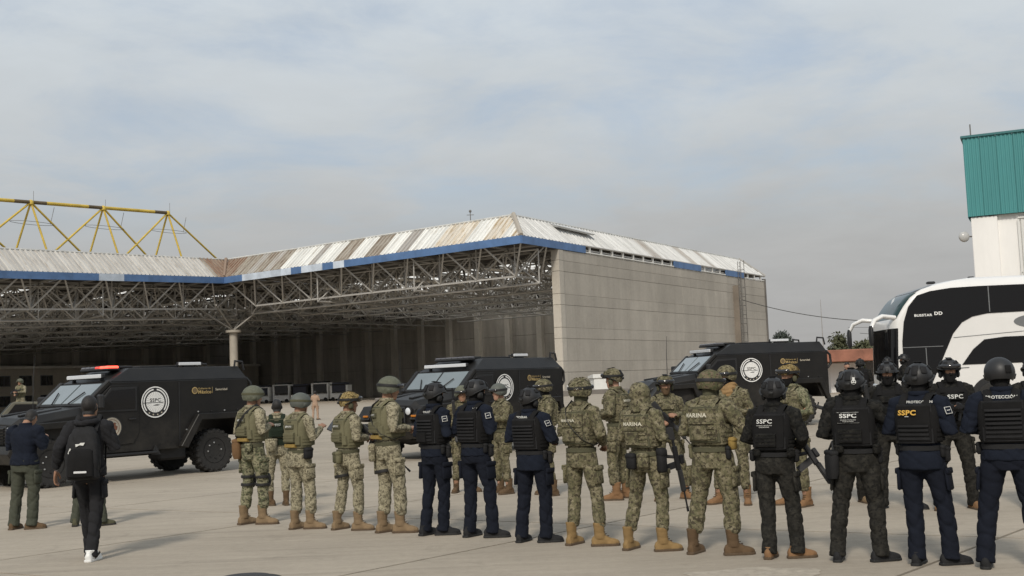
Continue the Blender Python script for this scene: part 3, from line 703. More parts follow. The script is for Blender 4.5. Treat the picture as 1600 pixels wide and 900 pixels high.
# white service carts parked inside the hangar
names = ['white-framed service cart with dark windows parked at the hangar back, leftmost of the row', 'white service cart with wide navy panel, second from the left at the hangar back', 'dark-topped service cart standing third in the row at the hangar back',
         'white service cart with open dark window behind the figure in beige', 'white cart with tall black screen, rightmost of the row at the hangar back']
for k in range(5):
    x = -41.5 + k * 3.35; y = 190 - k * 1.1 + (.8 if k % 2 else 0); T_ = thing('service_cart', names[k], 'cart', (x, y, 0), rad(-14), 'service carts parked inside the hangar'); hh = 2.5 + .3 * (k % 2)
    Acc().box((0, 0, .75), (3.0, 2.0, .9), ch=.08).build('body', M_WHITE, T_)
    Acc().box((0, 0, 1.2 + hh / 2 - .3), (2.3, 1.7, hh - 1.0), ch=.06).build('cabin', M_GLS if k % 2 else mat('navy_panel', (.02, .022, .04), .5, var=.2), T_)
    for s in (-1.35, 1.35): Acc().box((s, 0, 1.2 + (hh - 1.2) / 2), (.3, 1.9, hh - 1.2), ch=.04).build('post', M_WHITE if k != 2 else M_BLK, T_)
    Acc().box((0, 0, hh + .06), (3.05, 2.05, .16), ch=.05).build('roof', M_WHITE if k in (0, 1, 3) else M_BLK, T_)
    for sx in (-1, 1):
        for sy in (-1, 1): Acc().lathe([(.1, -.12), (.3, -.12), (.3, .12), (.1, .12)], 14, 'Y', (sx, sy * .95, .3)).build('wheel', M_TYRE, T_)
# white hut and kerb in front of the concrete wall
H_ = thing('white_hut', 'small white cabin with pitched lid at the foot of the concrete wall', 'hut', (9.8, 128, 0), rad(12))
Acc().box((0, 0, .95), (2.9, 2.0, 1.9), ch=.03).build('wall', M_WHITE, H_)
Acc().prism([(-1.15, 0), (1.15, 0), (1.0, .25), (-1.15, .42)], -1.6, 1.6, 'X').build('lid', M_WHITE, H_, loc=(0, 0, 1.9))
H2 = thing('white_cabinet', 'tiny white utility cabinet beside the hangar opening', 'cabinet', (6.2, 128, 0), rad(5)); Acc().box((0, 0, .6), (1.1, .8, 1.2), ch=.04).build('body', M_WHITE, H2); Acc().box((0, -.42, .7), (.8, .05, .8)).build('door', mat('grey_door', (.4, .4, .4), .6, var=.1), H2)
kb = Acc(); kb.box((0, 0, .35), (34, .5, .7), ch=.06); tag(kb.build('barrier_kerb', mat('dark_kerb', (.16, .145, .13), .9, var=.25, scale=.6), loc=(2, 122, 0), rot=(0, 0, rad(-3))), 'low dark concrete kerb running in front of the hangar wall', 'kerb')
# rusty canopy with white wall far right
CN = thing('rusty_canopy', 'rust-red flat canopy on a white wall between truck and coach', 'canopy', (23.5, 78, .2), rad(-4))
Acc().box((0, 0, 2.45), (9.5, 5, .8), ch=.05).build('fascia', mat('rust_red', (.27, .115, .075), .8, var=.45, scale=.8), CN)
Acc().box((-1.2, 1.2, 1.0), (2.2, 3, 2.0), ch=.03).build('wall', M_WHT, CN)
for x in (-4.3, 1.2, 2.3, 4.4): Acc().box((x, -1.8, 1.02), (.22, .22, 2.04)).build('post', M_WHITE, CN)
Acc().box((1.8, 1.5, 1.0), (2.6, .3, 2.0)).build('rear_panel', mat('grey_panel', (.25, .25, .25), .7, var=.2), CN)
SSt = thing('spiral_stair', 'small white spiral staircase next to the coach front', 'staircase', (25.0, 70, .2))
Acc().tube([(0, 0, 0), (0, 0, 4.4)], .06, 8).build('pole', M_WHITE, SSt)
tread = Acc().box((.45, 0, 0), (.9, .28, .05)).mesh('tread')
for k in range(16): ob('tread', tread, M_WHITE, SSt, loc=(0, 0, .25 + k * .24), rot=(0, 0, k * .45))
Acc().tube([(.9 * math.cos(k * .45), .9 * math.sin(k * .45), 1.1 + k * .24) for k in range(17)], .035, 6).build('handrail', M_WHITE, SSt)
for k in range(0, 17, 2): Acc().tube([(.9 * math.cos(k * .45), .9 * math.sin(k * .45), .25 + k * .24), (.9 * math.cos(k * .45), .9 * math.sin(k * .45), 1.1 + k * .24)], .02, 5).build('baluster', M_WHITE, SSt)
# trees beyond
M_BARK = mat('bark', (.07, .055, .045), .9, var=.3, scale=3)
def leafmat(n, c): return mat(n, c, .7, var=.35, scale=1.2, rand=.1)
def tree(loc, h, rw, label, lm, seed, conifer=False):
    r = np.random.default_rng(seed); T_ = thing('tree', label, 'tree', loc, 0, 'trees behind the apron')
    trk = Acc(); trk.tube([(0, 0, 0), (.1, 0, h * .5), (0, .1, h * .92)], [h * .035, h * .022, h * .006], 8)
    for k in range(7):
        z = h * (.35 + .08 * k); an = k * 2.4; trk.tube([(0, 0, z), (rw * .7 * math.cos(an), rw * .7 * math.sin(an), z + h * .12)], [h * .012, h * .003], 5)
    trk.build('trunk', M_BARK, T_, 60)
    ncl = 34; pts = []
    for k in range(ncl):
        u = r.uniform(0, 1) ** .8; z = h * (.28 + .7 * u); rr = rw * ((1 - u) * .95 + .08 if conifer else math.sqrt(max(.05, 1 - (2 * (u - .42)) ** 2)) * r.uniform(.55, 1.05)); an = r.uniform(0, 6.283)
        pts.append((rr * .75 * math.cos(an), rr * .75 * math.sin(an), z, rw * r.uniform(.22, .42)))
    V = []; F = []
    for (x, y, z, s) in pts:
        for _ in range(90):
            d = r.normal(size=3); d /= np.linalg.norm(d); c = np.array([x, y, z]) + d * s * r.uniform(.5, 1.1) * (1, 1, .8)
            a = r.normal(size=3); a /= np.linalg.norm(a); b = np.cross(a, d); b /= np.linalg.norm(b) + 1e-9; q = rw * r.uniform(.05, .10); k = len(V)
            V += [c - a * q, c + b * q * .5, c + a * q, c - b * q * .5]; F.append((k, k + 1, k + 2, k + 3))
    ob('crown', new_mesh('crown', V, F), lm, T_)
LD, LM = leafmat('leaf_dark', (.035, .045, .035)), leafmat('leaf_olive', (.07, .075, .035))
tree((60, 258, 0), 10.2, 4.0, 'dark grey-green tree above the rear armoured truck roof', LD, 3)
tree((36.2, 128, 0), 5.3, 2.6, 'olive conifer behind the left end of the rust-red canopy', LM, 4, True)
tree((39.4, 128, 0), 4.7, 3.0, 'olive bushy tree behind the middle of the rust-red canopy', LM, 5)
tree((44.8, 128, 0), 5.2, 2.8, 'olive tree half hidden behind the coach mirror', LM, 6)
tree((33.2, 150, 0), 4.6, 2.3, 'pale low tree just right of the rear armoured truck', leafmat('leaf_pale', (.12, .12, .09)), 8)
# mast and cables
def mast(x, y, h, r, label): tag(Acc().tube([(0, 0, 0), (0, 0, h * .6), (0, 0, h)], [r, r * .8, r * .4], 6).build('radio_mast', mat('mast_grey', (.3, .29, .28), .6, var=.1), loc=(x, y, 0)), label, 'mast')
mast(53.5, 200, 14.0, .10, 'thin pale radio mast rising right of the dark tree')
def cable(p, q, sag, label, r=.06):
    p, q = np.array(p, float), np.array(q, float); pts = [p + (q - p) * u - np.array([0, 0, sag * 4 * u * (1 - u)]) for u in np.linspace(0, 1, 21)]
    a = Acc(); a.tube(pts - p, r, 5); tag(a.build('overhead_cable', mat('cable_black', (.06, .06, .06), .7, var=.1), loc=tuple(p)), label, 'cable', 'overhead cables')
cable((*P2(-.4, 70), 14.0), (63, 150, 8.3), 2.2, 'dark sagging cable hanging from the wall ladder to the right')
cable((60, 200, 7.9), (70, 150, 5.8), .6, 'thin lower cable crossing above the rust-red canopy', .04)
cable((58, 200, 9.0), (85, 170, 8.2), .5, 'faint straight cable above the canopy roof', .03)

# =================================================================== ARMOURED TRUCKS
def lug_tyre(R, W):
    a = Acc(); a.lathe([(R * .58, -W * .42), (R * .72, -W * .5), (R * .90, -W * .5), (R * .965, -W * .42), (R * .965, W * .42), (R * .90, W * .5), (R * .72, W * .5), (R * .58, W * .42)], 40, 'Y')
    n = 22
    for k in range(n):
        for s in (-1, 1):
            an = (k + (.5 if s > 0 else 0)) / n * 2 * math.pi
            Rm = roty(-an)
            a.box(Rm @ np.array([R * .97, s * W * .26, 0]), (R * .07, W * .46, R * .155), Rm @ rotx(s * .3), ch=.008)
            a.box(Rm @ np.array([R * .90, s * W * .5, 0]), (R * .12, .022, R * .11), Rm, ch=.006)
    return a.mesh('tyre', 35, True)
TYRE = lug_tyre(.49, .33)
_r = Acc(); _r.lathe([(.02, .02), (.12, .03), (.13, .09), (.17, .07), (.23, .0), (.27, .02), (.285, .10), (.29, -.12), (.02, -.12)], 28, 'Y'); RIM = _r.mesh('rim', 35, True)
BOLT = Acc().lathe([(.001, .022), (.016, .02), (.018, 0)], 8, 'Y').mesh('bolt', 0, True)
def poly_panel(pts, y0, y1, bevel=.0):
    return Acc().prism(pts, y0, y1, 'Y')
SIDE = [(-2.86, .80), (-2.62, .80), (-2.46, 1.20), (-1.46, 1.20), (-1.12, .60), (.80, .60), (1.16, .86), (1.28, 1.22), (1.22, 1.60), (.66, 2.10), (-2.86, 2.10)]
def armoured_truck(label, lit, loc, rz):
    T_ = thing('armoured_truck', label, 'armoured truck', loc, rz, 'black armoured trucks on the apron')
    # hull: extruded faceted side plus bevelled roof
    h = Acc(); h.prism(SIDE, -1.03, 1.03)
    h.build('hull', M_BLK, T_, bevel=.012)
    r = Acc(); b0 = [(.66, 1.02, 2.105), (.66, -1.02, 2.105), (-2.86, -1.02, 2.105), (-2.86, 1.02, 2.105)]; b1 = [(.02, .74, 2.40), (.02, -.74, 2.40), (-2.80, -.74, 2.40), (-2.80, .74, 2.40)]
    r.add(b0 + b1, [(3, 2, 1, 0), (4, 5, 6, 7), (0, 1, 5, 4), (1, 2, 6, 5), (2, 3, 7, 6), (3, 0, 4, 7)]); r.build('roof', M_BLK, T_, bevel=.012)
    Acc().box((-.9, 0, 2.425), (1.0, .9, .05), ch=.015).build('roof_hatch', M_BLK2, T_)
    Acc().box((.0, .2, 2.43), (.5, .5, .06), ch=.02).build('hatch_ring', M_BLK2, T_)
    for s in (-1, 1):
        q = Acc(); q.tube([(-2.86, s * .95, 2.12), (-2.98, s * .96, 2.0), (-3.0, s * .96, 1.75), (-2.88, s * .96, 1.62)], .035, 6); q.build('grab_rail', M_BLK2, T_, 60)
        q = Acc(); q.tube([(-2.70, s * .74, 2.38), (-2.72, s * .74, 2.52), (-2.92, s * .74, 2.50), (-2.95, s * .76, 2.30)], .028, 6); q.build('lift_hook', M_BLK2, T_, 60)
        # panel seams on the side: raised cover plates
        q = Acc(); y = 1.03; q.prism([(-1.04, .66), (-1.01, .66), (-1.01, 2.06), (-1.04, 2.06)], y if s > 0 else -y - .012, y + .012 if s > 0 else -y); q.build('seam_strip', M_BLK2, T_)
        # rear wheel flare
        out_ = [(-2.86, .72), (-2.60, 1.34), (-1.44, 1.34), (-.98, .64), (-1.16, .60), (-1.52, 1.20), (-2.50, 1.20), (-2.72, .72)]
        q = Acc(); q.prism(out_, *((1.02, 1.17) if s > 0 else (-1.17, -1.02))); q.build('fender', M_BLK, T_, bevel=.012)
        # front wheel flare
        out_ = [(1.12, .80), (1.28, 1.34), (2.44, 1.30), (2.70, .98), (2.60, .92), (2.36, 1.17), (1.42, 1.20), (1.26, .76)]
        q = Acc(); q.prism(out_, *((.72, 1.15) if s > 0 else (-1.15, -.72))); q.build('fender', M_BLK, T_, bevel=.012)
        for k in range(7):
            p = [(-2.55, 1.385), (-2.2, 1.385), (-1.85, 1.385), (-1.5, 1.385), (-1.36, 1.2), (-1.2, 1.0), (-1.06, .8)][k]; ob('rivet', BOLT, M_CHR if k % 2 else M_BLK2, T_, M=Matrix.Translation((p[0], s * 1.032, p[1])) @ (Matrix.Rotation(math.pi, 4, 'Z') if s < 0 else Matrix.Identity(4)))
        # door with window, handle
        yo = 1.032
        D = [(1.10, 1.0), (1.18, 1.22), (1.12, 1.58), (.64, 2.03), (-.02, 2.03), (-.02, 1.0), (.12, .78), (.86, .74)]
        q = Acc(); q.prism(D, *((yo, yo + .022) if s > 0 else (-yo - .022, -yo))); d = q.build('door', M_BLK, T_, bevel=.008)
        Wn = [(1.0, 1.52), (.62, 1.92), (.08, 1.95), (.08, 1.52)]; yw = yo + .024
        Fr = [(1.08, 1.47), (.64, 1.98), (.03, 1.99), (.03, 1.47)]
        q = Acc(); q.prism(Fr, *((yw, yw + .018) if s > 0 else (-yw - .018, -yw))); q.build('window_frame', M_BLK2, d, bevel=.006)
        q = Acc(); q.prism(Wn, *((yw + .019, yw + .026) if s > 0 else (-yw - .026, -yw - .019))); q.build('window', M_GLS, d)
        Acc().box((.15, s * (yw + .03), 1.30), (.16, .03, .035), ch=.008).build('handle', M_CHR if s < 0 else M_BLK2, d)
        for zz in (1.05, 1.36): Acc().box((1.02, s * (yw + .012), zz), (.12, .03, .06), ch=.01).build('hinge', M_BLK2, d)
        # mirror
        mr_ = Acc().box((.98, s * 1.26, 1.70), (.12, .24, .30), rotz(-.3 * s), ch=.03).build('mirror', M_BLK2, T_)
        Acc().tube([(1.12, s * 1.04, 1.55), (1.05, s * 1.16, 1.56), (.98, s * 1.24, 1.58)], .02, 6).build('arm', M_BLK2, mr_)
        Acc().box((.35, s * 1.08, .56), (1.5, .24, .05), ch=.012).build('step', M_BLK2, T_)
        Acc().prism([(-.52, .50), (-.28, .50), (-.40, .70)], s * 1.05, s * 1.09).build('step_bracket', M_BLK2, T_)
        # wheels
        for x in (1.93, -1.94):
            fl = Matrix.Rotation(math.pi, 4, 'Z') if s < 0 else Matrix.Identity(4)
            W_ = ob('wheel', TYRE, M_TYRE, T_, M=Matrix.Translation((x, s * .86, .49)) @ fl @ Matrix.Rotation(random.uniform(0, 1), 4, 'Y'))
            Rm = ob('rim', RIM, M_RIM, W_, M=Matrix.Translation((0, .05, 0)))
            for k in range(8): ob('bolt', BOLT, M_CHR if k in (0, 1, 2, 4) else M_BLK2, W_, M=Matrix.Translation((.175 * math.cos(k * .785), .135, .175 * math.sin(k * .785))))
        # head lamps
        hl = Acc().lathe([(.10, -.04), (.105, .02), (.085, .03)], 18, 'X', (2.60, s * .62, 1.17)).build('headlight', M_BLK2, T_, 40)
        Acc().lathe([(.085, .0), (.06, .018), (.005, .024)], 18, 'X', (2.632, s * .62, 1.17)).build('lens', M_LENS, hl, 40)
        Acc().box((2.66, s * .84, 1.06), (.05, .16, .05), ch=.01).build('turn_signal', mat('amber', (.45, .16, .02), .3, var=.05), T_)
    # undercarriage
    Acc().box((-.1, 0, .62), (5.0, .9, .30), ch=.03).build('chassis', M_BLK2, T_)
    for x in (1.93, -1.94): Acc().tube([(x, -.8, .5), (x, 0, .47), (x, .8, .5)], [.07, .15, .07], 10).build('axle', M_BLK2, T_, 60)
    Acc().box((-1.0, .6, .52), (.7, .4, .35), ch=.05).build('fuel_tank', M_BLK2, T_)
    # bonnet
    q = Acc(); sec = lambda x, w_, zt, zs, zb: [(x, w_, zb), (x, w_, zs), (x, w_ - .16, zt), (x, 0, zt + .03), (x, -w_ + .16, zt), (x, -w_, zs), (x, -w_, zb)]
    q.loft([sec(1.14, .98, 1.60, 1.46, .85), sec(1.75, .92, 1.52, 1.38, .85), sec(2.42, .84, 1.42, 1.28, .85), sec(2.58, .80, 1.30, 1.20, .85)]); q.build('bonnet', M_BLK, T_, bevel=.01)
    for y in (-.38, .38): Acc().box((1.85, y, 1.525), (.9, .14, .05), roty(.11), ch=.015).build('bonnet_rib', M_BLK2, T_)
    # grille with slats, bumper
    g = Acc().box((2.60, 0, 1.08), (.06, 1.0, .40), ch=.02).build('grille', M_BLK2, T_)
    for k in range(6): Acc().box((2.645, 0, .93 + k * .06), (.04, .94, .022), roty(.4)).build('slat', M_BLK, g)
    q = Acc(); q.loft([[(2.50, y, .52), (2.50, y, .88), (2.74, y * .92, .88), (2.80, y * .9, .72), (2.66, y * .92, .52)] for y in (-1.05, -.9, .9, 1.05)]); q.build('bumper', M_BLK, T_, bevel=.012)
    for y in (-.45, .45): Acc().tube([(2.78, y, .66), (2.9, y, .66), (2.9, y, .76), (2.78, y, .76)], .022, 6).build('tow_hook', M_BLK2, T_, 60)
    Acc().box((2.82, 0, .72), (.10, .5, .14), ch=.02).build('winch', M_BLK2, T_)
    # windscreen in two panes with frame and wipers
    up = np.array([.66 - 1.22, 0, .50]); up /= np.linalg.norm(up); nrm = np.array([up[2], 0, -up[0]])
    cw = np.array([.94, 0, 1.85]) + nrm * .012; Rm = np.stack([np.array([0, 1, 0]), up, nrm], 1)
    f_ = Acc().box(cw, (1.92, .70, .03), Rm, ch=.01).build('windscreen_frame', M_BLK2, T_)
    for s in (-1, 1):
        Acc().box(cw + nrm * .02 + np.array([0, s * .46, 0]), (.86, .60, .02), Rm, ch=.006).build('pane', M_WSH, f_)
        q = Acc(); b_ = cw + nrm * .05 + np.array([0, s * .35, 0]) - up * .33; q.tube([b_, b_ + up * .36 + np.array([0, s * .22, 0])], .014, 6); q.build('wiper', M_BLK2, T_)
        Acc().box(cw + np.array([-.02, s * 1.0, 0]), (.12, .78, .1), Rm, ch=.02).build('pillar', M_BLK, T_)
    Acc().tube([(1.35, -.95, 1.5), (1.34, -.95, 2.2), (1.30, -.96, 2.75)], [.012, .009, .005], 5).build('antenna', M_BLK2, T_)
    # front lamp bar, beacon, rear flood bar
    lb = Acc().box((.62, 0, 2.24), (.10, 1.5, .10), ch=.02).build('light_bar', M_BLK2, T_); Acc().box((.675, 0, 2.24), (.03, 1.46, .085), ch=.01).build('lens', M_LENS, lb)
    for y in (-.6, .6): Acc().box((.58, y, 2.16), (.06, .06, .1)).build('bracket', M_BLK2, lb)
    bc = Acc().box((.30, 0, 2.385), (.30, 1.2, .05), ch=.015).build('beacon_bar', M_BLK2, T_)
    for k in range(6):
        y = -.5 + k * .2; on = lit and k >= 3
        m_ = (mat('beacon_on', (.5, .03, .02), .3, var=0, emit=(1.0, .09, .05, 3.0)) if on and k in (4, 5) else mat('beacon_dim', (.5, .04, .03), .3, var=0, emit=(1, .10, .06, .6)) if on else mat('beacon_off', (.10, .10, .11), .2, var=0))
        Acc().box((.30, y, 2.43), (.26, .18, .06), ch=.02).build('beacon', m_, bc)
    rb_ = Acc().box((-1.55, .62, 2.47), (.62, .08, .085), ch=.015).build('flood_bar', M_BLK2, T_); Acc().box((-1.55, .668, 2.475), (.58, .03, .07), ch=.01).build('lens', M_LENS, rb_)
    Acc().box((-1.55, .62, 2.415), (.3, .05, .06)).build('bracket', M_BLK2, rb_)
    # emblem: seal with ring, dots, lettering
    R_ = .34
    for s in (1, -1):
        E = Acc(); v, f = disc(0, R_, 48, 0); E.add(v, f)
        e_ = thing_part(T_, 'emblem', E, M_PRB, s, -.42, 1.64)
        for r0, r1, m_ in ((.315, .34, M_PRW), (.0, .225, M_PRW)):
            sub(e_, 'ring', disc(r0, r1, 48, .003), m_, s)
        arcs(e_, .262, .29, M_PRW, s); 
        for k in range(4):
            an = rad(-90 + (k - 1.5) * 22); sub(e_, 'star', star_poly(.026, .275 * math.cos(an), .275 * math.sin(an), .004), M_PRC, s)
        sub(e_, 'rays', ray_fan(.09, .215, .005), mat('print_grey', (.50, .50, .49), .6, var=.05), s)
        word(e_, 'SSPC', .075, 0, .045, .007, M_PRB, s, .02, 1.15); word(e_, '____', .012, -.06, -.012, .007, M_PRB, s, .01, 1.4)
        sub(e_, 'wing_mark', ([(-.07, .007, -.07), (.03, .007, -.045), (.12, .007, -.05), (.06, .007, -.065), (.09, .007, -.08), (.0, .007, -.078)], [(0, 1, 2, 3, 4, 5)]), mat('print_mid', (.18, .18, .18), .6, var=.05), s)
        c_ = Acc(); v, f = disc(0, .078, 20, 0); c_.add(v, f); cr_ = thing_part(T_, 'crest', c_, M_PRG, s, -1.42 if s > 0 else -2.3, 1.86)
        sub(cr_, 'crest_field', disc(0, .058, 20, .003), mat('print_gold_dark', (.14, .10, .05), .6, var=.1), s)
        word(cr_, 'Gobierno de', .042, .25, .042, .002, M_PRG, s, .012); word(cr_, 'México', .082, .26, -.036, .002, M_PRG, s, .025); word(cr_, 'Seguridad', .072, .70, .004, .002, M_PRC, s, .018)
        sub(cr_, 'divider', ([(.455, .002, -.07), (.463, .002, -.07), (.463, .002, .07), (.455, .002, .07)], [(0, 3, 2, 1)]), M_PRG, s)
        # eagle seal on the door
        d_ = Acc(); v, f = disc(0, .24, 40, 0); d_.add(v, f); se = thing_part(T_, 'door_seal', d_, M_PRC, s, .62, 1.14, 1.062)
        sub(se, 'ring', disc(.215, .24, 40, .003), M_PRB, s); sub(se, 'ring', disc(.165, .175, 40, .003), M_PRR, s)
        eg = [(-.12, -.02), (-.10, .08), (-.03, .10), (.01, .06), (.05, .11), (.10, .09), (.08, .05), (.13, .02), (.11, -.06), (.05, -.04), (.03, -.12), (-.05, -.13), (-.03, -.05), (-.09, -.08)]
        sub(se, 'eagle', ([(x, .004, z) for x, z in eg], [tuple(range(len(eg)))[::-1]]), M_PRR, s)
    return T_
def thing_part(T_, name, acc, m_, s, x, z, y=1.049):
    V = np.array(acc.arr()); V[:, 0] *= -1; me = new_mesh(name, V, [q[::-1] for q in acc.f])
    return ob(name, me, m_, T_, M=Matrix.Translation((x, s * y, z)) @ (Matrix.Identity(4) if s > 0 else Matrix.Rotation(math.pi, 4, 'Z')))
def sub(e_, name, vf, m_, s):
    v, f = vf; V = np.array(v, float); V[:, 0] *= -1
    return ob(name, new_mesh(name, V, [q[::-1] for q in f]), m_, e_)
def word(e_, txt, size, x, z, y, m_, s, bold=0., sx=1.):
    v, f = text2d(txt, size, bold, 0, sx); return sub(e_, 'lettering', (np.stack([v[:, 0] + x, np.full(len(v), y), v[:, 1] + z], 1), [q[::-1] for q in f]), m_, s)
def arcs(e_, r0, r1, m_, s):
    for a0, a1 in ((-40, 82), (98, 220)):
        V = []; F = []
        for k in range(13):
            an = rad(a0 + (a1 - a0) * k / 12); V += [(r0 * math.cos(an), .003, r0 * math.sin(an)), (r1 * math.cos(an), .003, r1 * math.sin(an))]
            if k: i = 2 * k - 2; F.append((i, i + 1, i + 3, i + 2))
        sub(e_, 'arc', (V, F), m_, s)
def star_poly(r, x, z, y):
    v = [(x + (r if k % 2 == 0 else r * .42) * math.sin(k * math.pi / 5), y, z + (r if k % 2 == 0 else r * .42) * math.cos(k * math.pi / 5)) for k in range(10)]; return v, [tuple(range(10))]
def ray_fan(r0, r1, y):
    V = []; F = []
    for k in range(28):
        a = k * math.pi / 14; d = .035; i = len(V); V += [(r0 * math.cos(a), y, r0 * math.sin(a)), (r1 * math.cos(a + d), y, r1 * math.sin(a + d)), (r1 * math.cos(a - d), y, r1 * math.sin(a - d))]; F.append((i, i + 1, i + 2))
    return V, F
def place_truck(label, lit, ex, ey, hx, hy, z=0.0):
    """(ex,ey): ground point under the left-side emblem; (hx,hy): heading"""
    L_ = math.hypot(hx, hy); hx, hy = hx / L_, hy / L_; nx_, ny_ = -hy, hx           # left normal
    return armoured_truck(label, lit, (ex - 1.03 * nx_ + .42 * hx, ey - 1.03 * ny_ + .42 * hy, z), math.atan2(hy, hx))
place_truck('black armoured truck at left with its red beacon lit', True, -7.90, 25.27, -.66, -.75)
place_truck('black armoured truck in the middle, parked before the hangar opening', False, -.30, 29.6, -.65, -.76)
place_truck('black armoured truck at right, parked before the concrete wall', False, 6.73, 33.0, -.97, -.25, .2)

# =================================================================== COACH
M_BWH = mat('coach_white', (.74, .73, .71), .28, var=.04, scale=.8, coat=.4)
M_BGR = mat('coach_grey', (.16, .165, .17), .35, var=.05)
M_TEALG = mat('tinted_screen', (.016, .04, .04), .12, var=.2, scale=.8, spec=.25)
BUS = thing('coach', 'tall white double-deck coach with black side glass, front facing left', 'coach', (11.45, 36.0, .2), rad(180 - 3))
BL, BW = 13.6, 1.28
def xf(z):       # front profile
    return float(np.interp(z, [.3, .6, 1.2, 2.0, 2.85, 3.0, 3.35, 3.65, 3.86, 4.0, 4.12, 4.18], [-.10, .02, .06, .03, -.02, -.06, -.28, -.52, -.85, -1.3, -1.9, -2.4]))
def plan(z, off=0.0, n=9):
    R_ = .42; x0 = xf(z) + off; w_ = BW * float(np.interp(z, [.3, .5, 3.6, 3.92, 4.1, 4.18], [.985, 1, 1, .96, .86, .74])) + off; xr = -BL
    p = [(xr, -w_)]
    for k in range(n): a = -math.pi / 2 + k * (math.pi / 2) / (n - 1); p.append((x0 - R_ * .55 + R_ * .55 * math.cos(a), -(w_ - R_) + R_ * math.sin(a)))
    for k in range(n): a = k * (math.pi / 2) / (n - 1); p.append((x0 - R_ * .55 + R_ * .55 * math.cos(a), (w_ - R_) + R_ * math.sin(a)))
    p.append((xr, w_)); return [(x, y, z) for x, y in p]
zs_ = [.32, .5, .8, 1.2, 1.7, 2.2, 2.85, 3.0, 3.2, 3.4, 3.62, 3.76, 3.88, 4.0, 4.1, 4.18]
Acc().loft([plan(z) for z in zs_]).build('body', M_BWH, BUS, 40)
def front_patch(name, z0, z1, i0, i1, m_, off=.012, par=None):
    zz = np.linspace(z0, z1, 8); rings = [plan(z, off)[i0:i1] for z in zz]; a = Acc(); a.loft(rings, cap=False, closed=False); return a.build(name, m_, par or BUS, 40)
front_patch('upper_windscreen', 3.02, 3.78, 4, 16, M_TEALG)
front_patch('upper_brow', 3.80, 4.0, 5, 15, M_GLS)
front_patch('lower_windscreen', 1.35, 2.72, 2, 18, M_GLS)
front_patch('front_grille', .62, .80, 5, 15, M_BLK2)
def side(name, pts, m_, off=.006, th=.012, par=None, s=1):
    """pts = (metres behind the nose, z)"""
    a = Acc(); a.prism([(-x, z) for x, z in pts], s * (BW + off), s * (BW + off + th)); return a.build(name, m_, par or BUS)
up_glass = [(.30, .9), (.27, 1.6), (.28, 2.3), (.36, 2.9), (.52, 3.35), (.80, 3.68), (1.2, 3.80), (1.8, 3.87), (2.6, 3.89), (13.2, 3.89), (13.2, 3.08), (4.2, 3.08), (2.85, 3.06), (2.4, 2.98), (2.08, 2.82), (1.8, 2.5), (1.02, .9)]
for s in (1, -1):
    G = side('side_glass', up_glass, M_GLS, s=s)
    for x in (2.9, 5.0, 7.1, 9.2, 11.3): side('pane_joint', [(x, 3.10), (x + .03, 3.10), (x + .03, 3.87), (x, 3.87)], M_BGR, .02, .004, G, s)
    side('pane_joint', [(.29, 2.12), (1.48, 2.12), (1.48, 2.14), (.29, 2.14)], M_BGR, .02, .004, G, s); side('pane_joint', [(.95, 1.0), (.975, 1.0), (.975, 2.1), (.95, 2.1)], M_BGR, .02, .004, G, s)
    side('lower_glass', [(2.0, 1.55), (2.35, 2.0), (2.7, 2.28), (3.3, 2.34), (12.6, 2.36), (12.6, 1.55)], M_GLS, s=s)
    side('body_seam', [(1.80, 2.38), (4.0, 2.50), (13.2, 2.52), (13.2, 2.505), (4.0, 2.485), (1.80, 2.365)], M_BGR, .006, .006, s=s)
    side('body_seam', [(1.2, 1.42), (2.2, 1.45), (2.2, 1.475), (1.2, 1.445)], M_BGR, .006, .006, s=s)
    ell = [(4.55 + .95 * math.cos(a), 2.78 + .23 * math.sin(a)) for a in np.linspace(0, 6.283, 33)[:-1]]
    side('grey_swoosh', ell, M_BGR, .008, .006, s=s)
    # wheel arches and wheels
    for x in (2.85, 10.2, 11.5):
        arch = [(x + .66 * math.cos(a), .52 + .66 * math.sin(a)) for a in np.linspace(0, math.pi, 17)] + [(x - .66, .33), (x + .66, .33)]
        side('wheel_arch', arch, M_BLK2, .004, .008, s=s)
        fl = Matrix.Rotation(math.pi, 4, 'Z') if s < 0 else Matrix.Identity(4)
        if s > 0 or True:
            W_ = ob('wheel', BT, M_TYRE, BUS, M=Matrix.Translation((-x, s * (BW - .06), .5)) @ fl) if 'BT' in globals() else None
            if W_ is None:
                BT = Acc().lathe([(.28, -.14), (.38, -.15), (.48, -.13), (.5, -.1), (.5, .1), (.48, .13), (.38, .15), (.28, .14)], 36, 'Y').mesh('tyre', 40, True); BR = Acc().lathe([(.02, .10), (.10, .10), (.12, .05), (.22, .03), (.27, .10), (.29, .10), (.29, -.1), (.02, -.1)], 28, 'Y').mesh('rim', 40, True)
                W_ = ob('wheel', BT, M_TYRE, BUS, M=Matrix.Translation((-x, s * (BW - .06), .5)) @ fl)
            ob('rim', BR, mat('alloy', (.45, .45, .45), .35, .7, .1, 6), W_)
    # mirrors on curved white arms
    arm = Acc(); arm.tube([(-.15, s * 1.12, 3.05), (.25, s * 1.2, 3.10), (.52, s * 1.32, 2.98), (.65, s * 1.38, 2.72)], [.10, .10, .09, .07], 10, flat=.7); A_ = arm.build('mirror_arm', M_BWH, BUS, 60)
    mi = Acc(); mi.loft([[(.65 + .07 * math.cos(a) * k1, s * 1.38 + .13 * math.sin(a) * k1, z) for a in np.linspace(0, 6.283, 13)[:-1]] for z, k1 in ((2.82, .6), (2.7, 1), (2.35, 1), (2.22, .6))]); mi.build('mirror', M_BLK2, A_, 50)
    Acc().box((.02, s * .85, .95), (.12, .5, .22), ch=.04).build('headlight', M_LENS, BUS)
